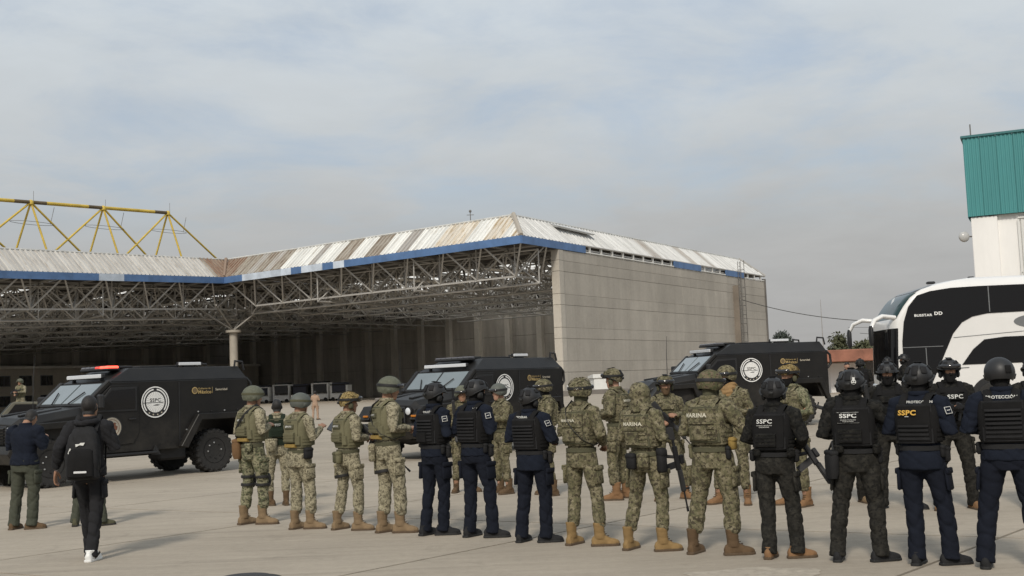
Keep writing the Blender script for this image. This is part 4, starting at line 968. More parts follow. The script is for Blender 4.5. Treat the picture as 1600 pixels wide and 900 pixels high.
def bword(txt, size, x, z, m_, bold=.02, sx=1.):
    v, f = text2d(txt, size, bold, 0, sx); V = np.stack([-(x + v[:, 0]), np.full(len(v), BW + .024), z + v[:, 1]], 1); return ob('lettering', new_mesh('lettering', V, f), m_, BUS)
bword('BUSSTAR', .075, .95, 3.08, M_PRW, .03, 1.25); bword('DD', .10, 1.40, 3.12, M_PRW, .03, 1.2)
tri = Acc()
for (x0, y0, x1, y1) in ((-.35, -.28, .35, -.28), (.35, -.28, 0, .3), (0, .3, -.35, -.28)): tri.tube([(.10, x0, 1.0 + y0), (.10, x1, 1.0 + y1)], .02, 5)
tri.build('front_emblem', mat('emblem_grey', (.2, .2, .2), .5, var=.1), BUS)
Acc().box((-1.6, .1, 4.13), (.25, .2, .08), ch=.03).build('roof_marker', M_BLK2, BUS); Acc().box((-2.6, .8, 4.17), (.2, .12, .1), ch=.03).build('roof_marker', M_BLK2, BUS)
# white sticker torn on the upper screen
Acc().add([(-.30, .58, 3.47), (-.36, .78, 3.58), (-.42, .66, 3.68), (-.38, .5, 3.62)], [(0, 1, 2, 3)]).build('screen_sticker', M_WHITE, BUS, loc=(.10, 0, .0))

# =================================================================== PATROL PICKUP far left
M_OLV = mat('olive_paint', (.10, .095, .07), .55, var=.15, scale=2)
PK = thing('patrol_pickup', 'olive army pickup with roll-over frame behind the left armoured truck', 'pickup', (-19.6, 47.0, 0), math.atan2(-.35, -.94))
prof = [(-2.6, .55), (-2.6, 1.05), (-.5, 1.1), (-.35, 1.75), (.75, 1.78), (1.25, 1.2), (2.55, 1.08), (2.65, .55)]
Acc().prism(prof, -.92, .92).build('body', M_OLV, PK, bevel=.04)
for s in (-1, 1):
    Acc().prism([(-.2, 1.2), (-.12, 1.66), (.66, 1.68), (1.02, 1.2)], s * .925, s * .94).build('window', M_GLS, PK)
    for x in (1.75, -1.7):
        W_ = ob('wheel', BT, M_TYRE, PK, M=Matrix.Translation((x, s * .8, .40)) @ Matrix.Diagonal((.8, .8, .8, 1))); ob('rim', BR, M_RIM, W_)
    Acc().tube([(-2.4, s * .8, 1.05), (-2.4, s * .8, 2.0), (-1.5, s * .8, 2.1), (-.6, s * .8, 2.0), (-.55, s * .8, 1.1)], .04, 6).build('roll_bar', M_BLK2, PK, 60)
    Acc().box((2.64, s * .7, .9), (.06, .3, .16), ch=.02).build('headlight', M_LENS, PK)
for x, z in ((-2.4, 2.0), (-.6, 2.0), (-1.5, 2.1)): Acc().tube([(x, -.8, z), (x, .8, z)], .035, 6).build('cross_bar', M_BLK2, PK, 60)
up = np.array([-.5, 0, .58]); up /= np.linalg.norm(up); nr = np.array([up[2], 0, -up[0]])
Acc().box(np.array([1.02, 0, 1.5]) + nr * .01, (1.6, .62, .02), np.stack([np.array([0, 1, 0]), up, nr], 1)).build('windscreen', M_WSH, PK)
Acc().box((2.66, 0, .86), (.06, 1.0, .24), ch=.02).build('grille', M_BLK2, PK); Acc().box((2.7, 0, .6), (.2, 1.8, .2), ch=.04).build('bumper', M_BLK2, PK)

# =================================================================== PEOPLE
def remesh(acc, voxel, it=3, fac=.5):
    me = new_mesh('tmp', acc.arr(), acc.f); bm = bmesh.new(); bm.from_mesh(me); bmesh.ops.recalc_face_normals(bm, faces=bm.faces); bm.to_mesh(me); bm.free()
    o = bpy.data.objects.new('tmp', me); COL.objects.link(o)
    m = o.modifiers.new('r', 'REMESH'); m.mode = 'VOXEL'; m.voxel_size = voxel
    if it: q = o.modifiers.new('s', 'SMOOTH'); q.factor = fac; q.iterations = it
    dg = bpy.context.evaluated_depsgraph_get(); ev = o.evaluated_get(dg); m2 = ev.to_mesh()
    V = np.empty(len(m2.vertices) * 3); m2.vertices.foreach_get('co', V); V = V.reshape(-1, 3)
    Nn = np.empty(len(m2.vertices) * 3); m2.vertices.foreach_get('normal', Nn); Nn = Nn.reshape(-1, 3)
    F = np.empty(len(m2.loops), int); m2.loops.foreach_get('vertex_index', F); st = np.empty(len(m2.polygons), int); m2.polygons.foreach_get('loop_start', st); F = [tuple(x) for x in np.split(F, st[1:])]
    ev.to_mesh_clear(); bpy.data.objects.remove(o); bpy.data.meshes.remove(me)
    return V, F, Nn

def ell(cx, cy, z, a, b, n=20, p=2.3):
    th = np.arange(n) * 2 * math.pi / n; c, s = np.cos(th), np.sin(th)
    return np.stack([cx + a * np.sign(c) * np.abs(c) ** (2 / p), cy + b * np.sign(s) * np.abs(s) ** (2 / p), np.full(n, z)], 1)
def ball(a, c, r, n=12, m=8):
    r = np.broadcast_to(np.asarray(r, float), 3); rings = []
    for k in range(m + 1):
        ph = -math.pi / 2 + math.pi * (k + .02) / (m + .04); rings.append([(c[0] + r[0] * math.cos(ph) * math.cos(t), c[1] + r[1] * math.cos(ph) * math.sin(t), c[2] + r[2] * math.sin(ph)) for t in np.arange(n) * 2 * math.pi / n])
    a.loft(rings)

def wrinkle(V, Nn, seed, amp, kz=70., mask=None):
    r = np.random.default_rng(seed); x, y, z = V.T; a1, a2, a3 = r.uniform(0, 6.28, 3)
    wv = 1.4 * np.sin(7 * x + 5 * y + a1 + 5 * z) + 1.2 * np.sin(-9 * x + 6 * y + a2 - 4 * z)
    def crease(p): return -np.clip(1 - np.abs(np.sin(p)) * 1.5, 0, 1) ** 1.5          # narrow valleys between flat panels
    d = 1.5 * crease(kz * .36 * z + 1.5 * wv + 9 * x) + 1.2 * crease(kz * .27 * z - 1.7 * wv - 11 * y + a3) + .7 * crease(17 * x + 13 * y + .9 * wv + a1) + .22 * np.sin(kz * .5 * z + 2 * wv)
    d = d * (amp if mask is None else amp * mask); return V + Nn * d[:, None]

# ---- head, hand, boot, built once at full detail
def make_head():
    a = Acc(); ball(a, (0, -.012, .035), (.077, .096, .095), 16, 12)
    a.loft([ell(0, .012 + dy, z, w_, d_, 16, 2.2) for z, w_, d_, dy in ((-.118, .028, .03, .042), (-.105, .045, .055, .026), (-.07, .062, .078, .008), (-.03, .069, .088, .0), (.02, .073, .092, -.004))])
    ball(a, (0, .098, -.022), (.016, .022, .016), 8, 6); a.tube([(0, .085, .025), (0, .104, -.016)], [.010, .014], 8)   # nose
    for s in (-1, 1):
        ball(a, (s * .030, .080, .030), (.026, .016, .010), 8, 6)             # brow
        ball(a, (s * .040, .068, -.020), (.022, .022, .018), 8, 6)            # cheek
        ball(a, (s * .079, -.008, -.005), (.010, .020, .032), 8, 6)           # ear
    ball(a, (0, .084, -.063), (.026, .014, .008), 8, 6); ball(a, (0, .081, -.077), (.022, .014, .008), 8, 6); ball(a, (0, .072, -.104), (.026, .02, .016), 8, 6)
    a.loft([ell(0, -.018, z, .056, .060, 14) for z in (-.20, -.12, -.05)])
    V, F, Nn = remesh(a, .0076, 2); return V, F
HEAD = make_head()
def make_hand(curl):
    """hanging hand: wrist at origin, fingers towards -z, palm facing +x (left hand: mirror), thumb towards +y"""
    a = Acc(); a.loft([ell(0, 0, 0, .019, .027, 12), ell(0, 0, -.03, .017, .034, 12), ell(0, .002, -.06, .016, .041, 12), ell(.002, .002, -.085, .015, .041, 12), ell(.004, 0, -.098, .011, .036, 12)])
    for k, (y, L_) in enumerate(((.031, .068), (.011, .076), (-.010, .071), (-.030, .056))):
        p = np.array([.003, y, -.088]); pts = [p]; an = .15 + curl * .25
        for j, fr in enumerate((.46, .30, .26)):
            p = p + L_ * fr * np.array([math.sin(an), y * .08, -math.cos(an)]); pts.append(p); an += curl * (.75 + .05 * k)
        a.tube(pts, [.0098, .0095, .0088, .0075], 8)
    t = [np.array([.004, .030, -.022]), np.array([.016, .052, -.048]), np.array([.028, .060, -.074]), np.array([.036, .056, -.096])]; a.tube(t, [.014, .0125, .0105, .008], 8)
    V, F, Nn = remesh(a, .0062, 1); return V, F
HANDS = {'relax': make_hand(.55), 'grip': make_hand(1.25)}
def make_boot(shaft=.25):
    a = Acc(); out = []
    a.loft([ell(0, -.012, .08, .050, .062, 14), ell(0, -.014, .08 + (shaft - .08) * .35, .050, .058, 14), ell(0, -.018, .08 + (shaft - .08) * .7, .053, .060, 14), ell(0, -.020, shaft, .057, .063, 14)])
    def sec(y, w_, h): return [(w_ * math.cos(t) * (1 if math.sin(t) > 0 else 1.02), y, max(.012, .022 + (h - .022) * max(0, math.sin(t)) ** .8)) for t in np.arange(14) * 2 * math.pi / 14]
    a.loft([sec(-.105, .022, .07), sec(-.09, .038, .10), sec(-.05, .043, .125), (sec(.0, .044, .13)), sec(.05, .046, .115), sec(.10, .051, .088), sec(.15, .050, .075), sec(.185, .036, .06), sec(.198, .016, .045)])
    V, F, Nn = remesh(a, .008, 2); V = wrinkle(V, Nn, 5, .0016, 90); me = new_mesh('boot', V, F, 180); return me
BOOT = make_boot(); SHOE = make_boot(.125)
_s = Acc(); ol = []
for y, w_ in ((-.112, .02), (-.10, .040), (-.05, .047), (.0, .046), (.05, .049), (.10, .055), (.15, .054), (.19, .038), (.205, .014)): ol.append((w_, y))
ol = ol + [(-w_, y) for w_, y in ol[::-1]]
_s.prism(ol, 0.0, .026, 'Z'); SOLE = _s.mesh('sole', 0, True, .004)
_l = Acc()
for k in range(5):
    z, y = ((.105, .085), (.125, .062), (.145, .047), (.175, .043), (.205, .042))[k]; _l.tube([(-.026, y - .012, z), (0, y, z + .004), (.026, y - .012, z)], .0042, 5)
LACES = _l.mesh('laces', 60, True)

# ---- materials of cloth
def cloth(name, col, var=.16, rough=.92): return mat(name, col, rough, var=var, scale=9, bump=.35, bscale=220, spec=.15)
def camo(name, cols, scale, snap, th=(.42, .52, .60), speck=.0, sc2=2.2):
    m = bpy.data.materials.new(name); m.use_nodes = True; t, b = nodes_of(m); L = t.links.new
    tcn = t.nodes.new('ShaderNodeTexCoord'); oi = t.nodes.new('ShaderNodeObjectInfo')
    of = t.nodes.new('ShaderNodeVectorMath'); of.operation = 'SCALE'; of.inputs[0].default_value = (71, 33, 57); L(oi.outputs['Random'], of.inputs[3])
    ad = t.nodes.new('ShaderNodeVectorMath'); ad.operation = 'ADD'; L(tcn.outputs['Object'], ad.inputs[0]); L(of.outputs[0], ad.inputs[1]); src = ad.outputs[0]
    if snap:
        sn = t.nodes.new('ShaderNodeVectorMath'); sn.operation = 'SNAP'; L(src, sn.inputs[0]); sn.inputs[1].default_value = (snap,) * 3; src = sn.outputs[0]
    st = t.nodes.new('ShaderNodeMapping'); st.inputs['Scale'].default_value = (1, 1, 1.25); L(src, st.inputs[0]); src = st.outputs[0]
    n1 = t.nodes.new('ShaderNodeTexNoise'); n1.inputs['Scale'].default_value = scale; n1.inputs['Detail'].default_value = 5; n1.inputs['Roughness'].default_value = .74; L(src, n1.inputs[0])
    r1 = ramp(t, [(0, cols[0]), (th[0], cols[1]), (th[1], cols[2]), (th[2], cols[3])], 'CONSTANT'); L(n1.outputs[0], r1.inputs[0])
    n2 = t.nodes.new('ShaderNodeTexNoise'); n2.inputs['Scale'].default_value = scale * sc2; n2.inputs['Detail'].default_value = 2; L(src, n2.inputs[0])
    gt = t.nodes.new('ShaderNodeMath'); gt.operation = 'GREATER_THAN'; gt.inputs[1].default_value = .60 - speck; L(n2.outputs[0], gt.inputs[0])
    mx = t.nodes.new('ShaderNodeMix'); mx.data_type = 'RGBA'; L(gt.outputs[0], mx.inputs[0]); L(r1.outputs[0], mx.inputs[6]); mx.inputs[7].default_value = (*cols[4], 1)
    nd = t.nodes.new('ShaderNodeTexNoise'); nd.inputs['Scale'].default_value = 7; nd.inputs['Detail'].default_value = 4; L(tcn.outputs['Object'], nd.inputs[0])
    mr = t.nodes.new('ShaderNodeMapRange'); L(nd.outputs[0], mr.inputs[0]); mr.inputs[1].default_value = .3; mr.inputs[2].default_value = .7; mr.inputs[3].default_value = .86; mr.inputs[4].default_value = 1.12
    sc_ = t.nodes.new('ShaderNodeVectorMath'); sc_.operation = 'SCALE'; L(mx.outputs[2], sc_.inputs[0]); L(mr.outputs[0], sc_.inputs[3]); L(sc_.outputs[0], b.inputs['Base Color'])
    b.inputs['Roughness'].default_value = .93; b.inputs['Specular IOR Level'].default_value = .12
    nb = t.nodes.new('ShaderNodeTexNoise'); nb.inputs['Scale'].default_value = 180; L(tcn.outputs['Object'], nb.inputs[0]); bp = t.nodes.new('ShaderNodeBump'); bp.inputs['Strength'].default_value = .3; bp.inputs['Distance'].default_value = .004; L(nb.outputs[0], bp.inputs['Height']); L(bp.outputs[0], b.inputs['Normal'])
    return m
C_ARMY = camo('camo_army', [(0.1286, 0.1140, 0.0778), (0.1913, 0.1740, 0.1181), (0.3078, 0.2770, 0.1943), (0.2451, 0.2232, 0.1495), (0.1017, 0.0888, 0.0617)], 17, .008, (.42, .48, .58), .01)
C_ARMYG = camo('camo_army_green', [(0.0759, 0.0850, 0.0526), (0.1277, 0.1322, 0.0762), (0.2315, 0.2170, 0.1422), (0.1655, 0.1604, 0.0998), (0.0664, 0.0642, 0.0432)], 15, .008, (.40, .48, .59), .03)
C_MAR = camo('camo_marine', [(0.0808, 0.0765, 0.0459), (0.1232, 0.1142, 0.0667), (0.1751, 0.1557, 0.0987), (0.2269, 0.2009, 0.1346), (0.0666, 0.0576, 0.0393)], 13, .008, (.41, .50, .58), .04)
C_MARG = camo('camo_marine_helmet', [(0.0684, 0.0749, 0.0407), (0.1014, 0.0991, 0.0538), (0.1428, 0.1130, 0.0754), (0.1676, 0.1268, 0.0927), (0.0601, 0.0436, 0.0320)], 22, .010)
C_BLKC = camo('camo_black', [(.011, .011, .0105), (.015, .015, .014), (.021, .020, .018), (.028, .027, .024), (.0095, .0095, .0095)], 15, 0, (.42, .50, .58), .02)
C_BLKT = camo('camo_black_trousers', [(.017, .0165, .0145), (.022, .021, .0185), (.028, .0265, .023), (.036, .034, .029), (.015, .0145, .0135)], 15, 0, (.42, .50, .58), .02)
C_TANH = camo('camo_tan_helmet', [(.09, .06, .025), (.20, .145, .06), (.33, .25, .11), (.26, .21, .12), (.05, .035, .02)], 34, 0, (.42, .50, .58), .03)
K = dict(skin=mat('skin', (.30, .165, .105), .55, var=.10, scale=14, spec=.35), skin2=mat('skin_light', (.40, .23, .16), .55, var=.1, scale=14, spec=.35), hair=mat('hair_black', (.012, .010, .009), .6, var=.3, scale=40, bump=.6, bscale=140),
         blk=cloth('cloth_black', (.0125, .0122, .0125)), blk2=cloth('nylon_black', (.02, .02, .021), .2, .75), navy=cloth('cloth_navy', (.0105, .0135, .0225)), navyt=cloth('cloth_navy_trousers', (.0095, .0115, .0185)), olive=cloth('cordura_olive', (.145, .135, .082)), olive2=cloth('cordura_olive_dark', (.085, .082, .052)),
         dkgreen=cloth('cloth_dark_green', (.018, .026, .017)), tan=cloth('suede_tan', (.20, .142, .085), .22), tan2=cloth('suede_ochre', (.235, .155, .07), .22), brown=cloth('suede_brown', (.11, .072, .042), .22), cinn=cloth('suede_cinnamon', (.21, .12, .062), .2), yel=cloth('webbing_mustard', (.27, .185, .06)),
         bag=cloth('canvas_brown', (.16, .095, .05)), green=cloth('cloth_field_green', (.062, .066, .05)), helo=mat('helmet_olive', (.10, .105, .075), .8, var=.34, scale=26, bump=.2, bscale=80), helg=mat('helmet_grey_olive', (.085, .092, .08), .65, var=.15, scale=12), helb=mat('helmet_black', (.016, .016, .017), .5, var=.2, scale=12),
         rub=mat('rubber_black', (.012, .012, .012), .6, var=.2, scale=20), lens=mat('goggle_lens', (.02, .02, .022), .08, var=0, spec=.8), jean=cloth('denim_black', (.021, .021, .023)), scarf=cloth('scarf_tan', (.30, .19, .09)), beige=cloth('flight_suit_tan', (.36, .25, .18)), wht=mat('leather_white', (.72, .72, .70), .45, var=.05, scale=20), metal=mat('gun_steel', (.022, .022, .024), .42, .5, .15, 20), pol=mat('polymer_black', (.017, .017, .018), .55, var=.15, scale=20), sole=mat('sole_rubber', (.03, .027, .024), .85, var=.3, scale=20), soleb=mat('sole_brown', (.09, .06, .035), .85, var=.3, scale=20))
K['txt'] = mat('patch_white', (.60, .60, .57), .7, var=.1, scale=80); K['txtc'] = mat('patch_cream', (.55, .52, .42), .7, var=.1, scale=80); K['gold'] = mat('patch_gold', (.62, .36, .06), .6, var=.1, scale=80); K['red'] = mat('patch_red', (.4, .03, .03), .7, var=.1)

# ---- helmets (origin = head centre, +y forward)
def dome(a_, b_, c_, cz, edge, n=40, m=10, th=.008):
    A = Acc(); R = []
    for sgn in (1, 0):
        rings = []
        for j in range(m + 1):
            rg = []
            for i in range(n):
                az = i / n * 2 * math.pi; e0 = edge(az); e_ = e0 + (math.pi / 2 - .03 - e0) * j / m; k = 1 if sgn else 1 - th / a_
                rg.append((a_ * k * math.cos(e_) * math.sin(az), b_ * k * math.cos(e_) * math.cos(az), cz + c_ * k * math.sin(e_)))
            rings.append(rg)
        R.append(rings)
    A.loft(R[1][::-1] + R[0], cap=True); return A
def edge_ach(az):   # az 0 = front
    c = math.cos(az); s = abs(math.sin(az)); return -.08 - .50 * s ** 3 - (.42 * max(0, -c) ** 1.0) + (.10 * max(0, c) ** 4)
def edge_fast(az):
    c = math.cos(az); s = abs(math.sin(az)); return -.10 + .12 * max(0, c) - .05 * s - (.62 * max(0, -c - .1) ** .8) + .16 * math.exp(-((abs(az if az < math.pi else 2 * math.pi - az) - 1.45) / .35) ** 2)
ACH = dome(.133, .152, .138, .030, edge_ach).mesh('helmet', 50, True)
FAST = dome(.127, .150, .134, .034, edge_fast).mesh('helmet', 50, True)
def on_dome(az, el, off=0, k=(.130, .151, .136)):
    p = np.array([(k[0] + off) * math.cos(el) * math.sin(az), (k[1] + off) * math.cos(el) * math.cos(az), .032 + (k[2] + off) * math.sin(el)])
    n = np.array([math.cos(el) * math.sin(az) / k[0], math.cos(el) * math.cos(az) / k[1], math.sin(el) / k[2]]); n /= np.linalg.norm(n)
    t = np.array([math.cos(az), -math.sin(az), 0]); t -= n * np.dot(t, n); t /= np.linalg.norm(t); return p, np.stack([t, np.cross(n, t), n], 1)
def strap_path(az0, az1, el, off=.006, n=14):
    return [on_dome(az0 + (az1 - az0) * k / n, el(k / n) if callable(el) else el, off)[0] for k in range(n + 1)]
def helmet(par, Mx, kind, m_, opt=()):
    """par person; Mx local matrix of the head"""
    H = ob('helmet', FAST if kind == 'fast' else ACH, m_, par, M=Mx)
    def sub_(acc, name, mm, sm=50): return acc.build(name, mm, H, sm)
    if kind == 'ach':
        a = Acc(); a.tube(strap_path(0, 2 * math.pi, .12, .004, 36), .017, 6, flat=.28, up=(0, 0, 1)) if 'band' in opt else None
        if a.n: sub_(a, 'cover_band', K['olive2'])
        if 'goggles' in opt:
            a = Acc(); a.tube(strap_path(-1.0, 1.0, lambda u: .16, .016, 16), [.010] + [.024] * 15 + [.010], 8, flat=.5, up=(0, 0, 1)); sub_(a, 'goggles', K['lens'])
            a = Acc(); a.tube(strap_path(.9, 2 * math.pi - .9, lambda u: .14, .008, 26), .020, 6, flat=.2, up=(0, 0, 1)); sub_(a, 'goggle_strap', K['rub'])
        for s in (-1, 1):
            p, R_ = on_dome(s * 1.57, -.32, .004); a = Acc(); a.box(p, (.05, .05, .012), R_, ch=.004); sub_(a, 'ear_pad', m_)
        if 'velcro' in opt:
            p, R_ = on_dome(math.pi - .5, .12, .005); a = Acc(); a.box(p, (.06, .07, .008), R_, ch=.003); sub_(a, 'velcro_panel', K['blk'])
        p, R_ = on_dome(0, .30, .004); a = Acc(); a.box(p, (.04, .05, .014), R_, ch=.004); sub_(a, 'mount_plate', K['rub']) if 'mount' in opt else None
    else:
        for s in (-1, 1):
            pts = [on_dome(s * (.75 + .16 * k), .02 + .02 * k if k < 4 else .10 - .09 * (k - 4), .007)[0] for k in range(10)]; a = Acc(); a.tube(pts, .013, 6, flat=.6); sub_(a, 'side_rail', K['rub'])
            for (az, el, w_, h_) in ((.62, .55, .05, .065), (1.45, .70, .06, .055), (2.45, .45, .06, .075)):
                p, R_ = on_dome(s * az, el, .003); a = Acc(); a.box(p, (w_, h_, .010), R_, ch=.004); sub_(a, 'cover_panel', K['blk2'] if 'panel' in opt else m_)
        for s in (-1, 1):
            a = Acc(); a.box((s * .104, -.004, -.030), (.046, .068, .088), ch=.018); sub_(a, 'ear_cup', K['rub'] if m_ is K['helb'] else K['olive2'])
        p, R_ = on_dome(math.pi, .42, .003); a = Acc(); a.box(p, (.06, .10, .010), R_, ch=.004); sub_(a, 'cover_panel', K['blk2'])
        p, R_ = on_dome(0, .26, .006); a = Acc(); a.box(p, (.045, .055, .018), R_, ch=.005); sub_(a, 'mount_plate', K['rub'])
        p, R_ = on_dome(0, 1.45, .003); a = Acc(); a.box(p, (.07, .11, .008), R_, ch=.003); sub_(a, 'top_panel', K['blk2'])
        p, R_ = on_dome(math.pi, -.18, .008); a = Acc(); a.box(p, (.05, .035, .022), R_, ch=.006); sub_(a, 'fit_dial', K['rub'])
        if 'goggles' in opt:
            a = Acc(); a.tube(strap_path(-1.0, 1.0, lambda u: .30, .022, 16), [.012] + [.027] * 15 + [.012], 8, flat=.55, up=(0, 0, 1)); sub_(a, 'goggles', K['lens'])
            a = Acc(); a.tube(strap_path(.95, 2 * math.pi - .95, lambda u: .22 - .12 * math.sin(u * math.pi), .010, 26), .018, 6, flat=.2, up=(0, 0, 1)); sub_(a, 'goggle_strap', K['rub'])
    if 'lamp' in opt:
        p, R_ = on_dome(-.9, .12, .02); a = Acc(); a.box(p, (.035, .03, .05), R_, ch=.008); q = sub_(a, 'helmet_lamp', K['rub']); p2 = p + R_[:, 2] * .028; a = Acc(); a.box(p2, (.02, .02, .006), R_, ch=.003); sub_(a, 'lamp_lens', M_LENS)
    if 'leaves' in opt:   # scrim cover bits
        a = Acc(); r = np.random.default_rng(3)
        for k in range(60):
            p, R_ = on_dome(r.uniform(0, 6.28), r.uniform(.1, 1.3), r.uniform(.002, .014)); a.box(p, (r.uniform(.02, .05), r.uniform(.012, .03), .003), R_ @ rotz(r.uniform(0, 3)))
        sub_(a, 'scrim', m_, 0)['kind'] = 'stuff'
    if 'patch' in opt:
        p, R_ = on_dome(math.pi - .35, .12, .005); a = Acc(); a.box(p, (.055, .035, .004), R_); sub_(a, 'rear_patch', K['brown']); a = Acc(); a.box(p + R_[:, 2] * .004, (.035, .006, .003), R_); a.box(p + R_[:, 2] * .004, (.006, .022, .003), R_); sub_(a, 'patch_mark', K['txtc'])
    if 'skull' in opt:
        p, R_ = on_dome(math.pi - .42, .05, .012)
        def ring(pts, name, mm, off): V = [p + R_ @ np.array([x, y, off]) for x, y in pts]; ob(name, new_mesh(name, V, [tuple(range(len(V)))]), mm, H)
        cr = [(.024 * math.cos(t), .012 + .024 * math.sin(t)) for t in np.linspace(-.5, math.pi + .5, 16)] + [(-.012, -.012), (-.012, -.034), (.012, -.034), (.012, -.012)]
        ring(cr, 'skull_mark', K['txt'], .002); 
        for s in (-1, 1): ring([(s * .010 + .007 * math.cos(t), .006 + .006 * math.sin(t)) for t in np.linspace(0, 6.28, 9)[:-1]], 'skull_eye', K['blk'], .004)
        ring([(x * .7, .016 + y * .6 - .004) for x, y in [(.024 * math.cos(t), .014 + .02 * math.sin(t)) for t in np.linspace(0, math.pi, 10)]], 'skull_crown', K['blk'], .003)
        p, R_ = on_dome(math.pi - .35, .75, .004); a = Acc(); a.lathe([(.016, 0), (.016, .004)], 12); V = a.arr() @ R_.T * np.array([1, 1, 1]) + p; ob('badge', new_mesh('badge', V, a.f), K['txtc'], H) if False else None
    a = Acc()
    for s in (-1, 1): a.tube([(s * .085, .015, -.01), (s * .075, .04, -.07), (0, .07, -.118)], .0075, 5, flat=.4)
    sub_(a, 'chin_strap', K['rub'])
    return H

# ---- the figure
TORSO = [(.80, .188, .128), (.88, .190, .132), (.96, .176, .124), (1.06, .166, .118), (1.18, .176, .124), (1.30, .196, .130), (1.39, .200, .122), (1.45, .170, .100), (1.49, .105, .078), (1.525, .074, .070)]
def person(label, pos, face, h, o):
    """o: outfit/pose dict. Faces +y locally; `face` is clockwise degrees from straight away."""
    x, y = pos; T_ = thing('person', label, 'person', (x, y, o.get('z', gz(x, y))), rad(-face), o.get('group'), h / 1.80)
    seed = o.get('seed', int(abs(x * 131 + y * 37)) + 1); W = o.get('w', 1.0) * .91; vox = o.get('vox', .0135)
    tw, lx, ly = rad(-o.get('twist', 0)), o.get('lx', 0), o.get('ly', 0)
    def PW(V):
        V = np.array(V, float); V[:, 2] = np.interp(V[:, 2], [-1, 0, .25, .50, .92, 1.02, 1.46, 3], [-1, 0, .25, .53, .985, 1.072, 1.464, 3.004]); z = V[:, 2]; t = ss(z, .9, 1.3) * tw; c, s = np.cos(t), np.sin(t); X = V[:, 0] * c - V[:, 1] * s; Y = V[:, 0] * s + V[:, 1] * c
        k = np.maximum(z - .92, 0); V[:, 0] = X + (lx - .45 * o.get('shift', 0)) * k + o.get('shift', 0) * ss(z, .12, .95); V[:, 1] = Y + ly * k - o.get('hunch', 0) * -np.maximum(z - 1.25, 0) ; return V
    def part(name, acc_or, m_, par=None, sm=50):
        V, F = (acc_or.arr(), acc_or.f) if isinstance(acc_or, Acc) else acc_or; V = PW(V)
        if isinstance(acc_or, Acc): a = Acc(); a.add(V, F); me = a.mesh(name, sm, True)
        else: me = new_mesh(name, V, F, 180)
        return ob(name, me, m_, par or T_)
    # -- joints
    fl, fr = o.get('fl', (-.14, -.02, 8)), o.get('fr', (.15, .02, -38))          # foot x, y, yaw (deg, + = left turn)
    feet = [fl, fr]; hipz = .90
    legs = []
    for s, f in ((-1, fl), (1, fr)):
        hip = np.array([s * .098 * W, 0, hipz]); an = np.array([f[0], f[1], .10 + (f[3] if len(f) > 3 else 0)]); kn = (hip + an) / 2 + np.array([s * .012, .035 + o.get('knee', 0), .03]); legs.append((hip, kn, an))
    ar = o.get('arms', 'front')
    A = {'front': [((-.285, -.03, 1.16), (-.11, .24, 1.13)), ((.285, -.03, 1.16), (.10, .25, 1.15))],
         'rifle': [((-.27, .06, 1.18), (-.08, .33, 1.20)), ((.30, -.05, 1.17), (.13, .20, 1.10))],
         'belt': [((-.30, -.04, 1.17), (-.14, .17, 1.22)), ((.30, -.04, 1.17), (.13, .18, 1.24))],
         'hang': [((-.29, -.03, 1.16), (-.31, .02, .90)), ((.29, -.03, 1.16), (.31, .02, .90))],
         'walk': [((-.31, -.10, 1.17), (-.34, -.04, .92)), ((.29, .02, 1.17), (.17, .22, 1.22))],
         'phone': [((-.27, .04, 1.17), (-.10, .27, 1.24)), ((.28, .02, 1.17), (.12, .30, 1.30))],
         'out': [((-.29, -.03, 1.16), (-.12, .22, 1.12)), ((.36, .05, 1.20), (.40, .30, 1.22))]}[ar] if isinstance(ar, str) else ar
    sh = [np.array([-.192 * W, 0, 1.435]), np.array([.192 * W, 0, 1.435])]; arms = [(sh[i], np.array(A[i][0]) * (W, 1, 1), np.array(A[i][1])) for i in (0, 1)]
    # -- body (skin): head + neck + core + hands as one mesh
    Mh = Matrix.Translation((0, .012, 1.505)) @ Matrix.Rotation(rad(-o.get('hy', 0)), 4, 'Z') @ Matrix.Rotation(rad(-o.get('hp', 4)), 4, 'X') @ Matrix.Rotation(rad(o.get('hr', 0)), 4, 'Y') @ Matrix.Translation((0, .012, .135))
    Mhn = np.array(Mh)
    core = Acc(); core.loft([ell(0, 0, z, a * .82 * W, b * .82 * W, 14) for z, a, b in TORSO])
    for hip, kn, an in legs: core.tube([hip, kn, an], [.085, .06, .042], 8)
    for s_, e_, w_ in arms: core.tube([s_ * (.93, 1, 1), e_, w_], [.06, .045, .03], 8)
    cV, cF, _ = remesh(core, .03, 1)
    bV, bF = [cV], list(cF); k = len(cV)
    hV, hF = HEAD; bV.append(hV @ Mhn[:3, :3].T + Mhn[:3, 3]); bF += [tuple(i + k for i in q) for q in hF]; k += len(hV)
    hands = []
    for i, (s_, e_, w_) in enumerate(arms):
        vv, ff = HANDS[o.get('hand', ('grip', 'grip'))[i]]; vv = vv.copy()
        if i == 1: vv = vv * (-1, 1, 1); ff = [q[::-1] for q in ff]
        d = w_ - e_; d /= np.linalg.norm(d); zc = -d; xc = np.array([1., 0, 0]) if abs(d[2]) > .6 else np.array([0, 0, 1.]) * (1 if i == 0 else -1) + np.array([.5 * (1 if i == 0 else -1), 0, 0])
        if abs(d[2]) <= .6: xc = np.array([(1 if i == 0 else -1) * .6, 0, .0]) + np.array([0, 0, -.8]) ; xc = xc if i == 0 else -xc
        xc = xc - zc * np.dot(xc, zc); xc /= np.linalg.norm(xc); yc = np.cross(zc, xc); R_ = np.stack([xc, yc, zc], 1)
        vv = vv * 1.04 @ R_.T + w_ + d * .012; hands.append((vv, ff)); bV.append(vv); bF += [tuple(j + k for j in q) for q in ff]; k += len(vv)
    part('body', (np.concatenate(bV), bF), K[o.get('skin', 'skin')])
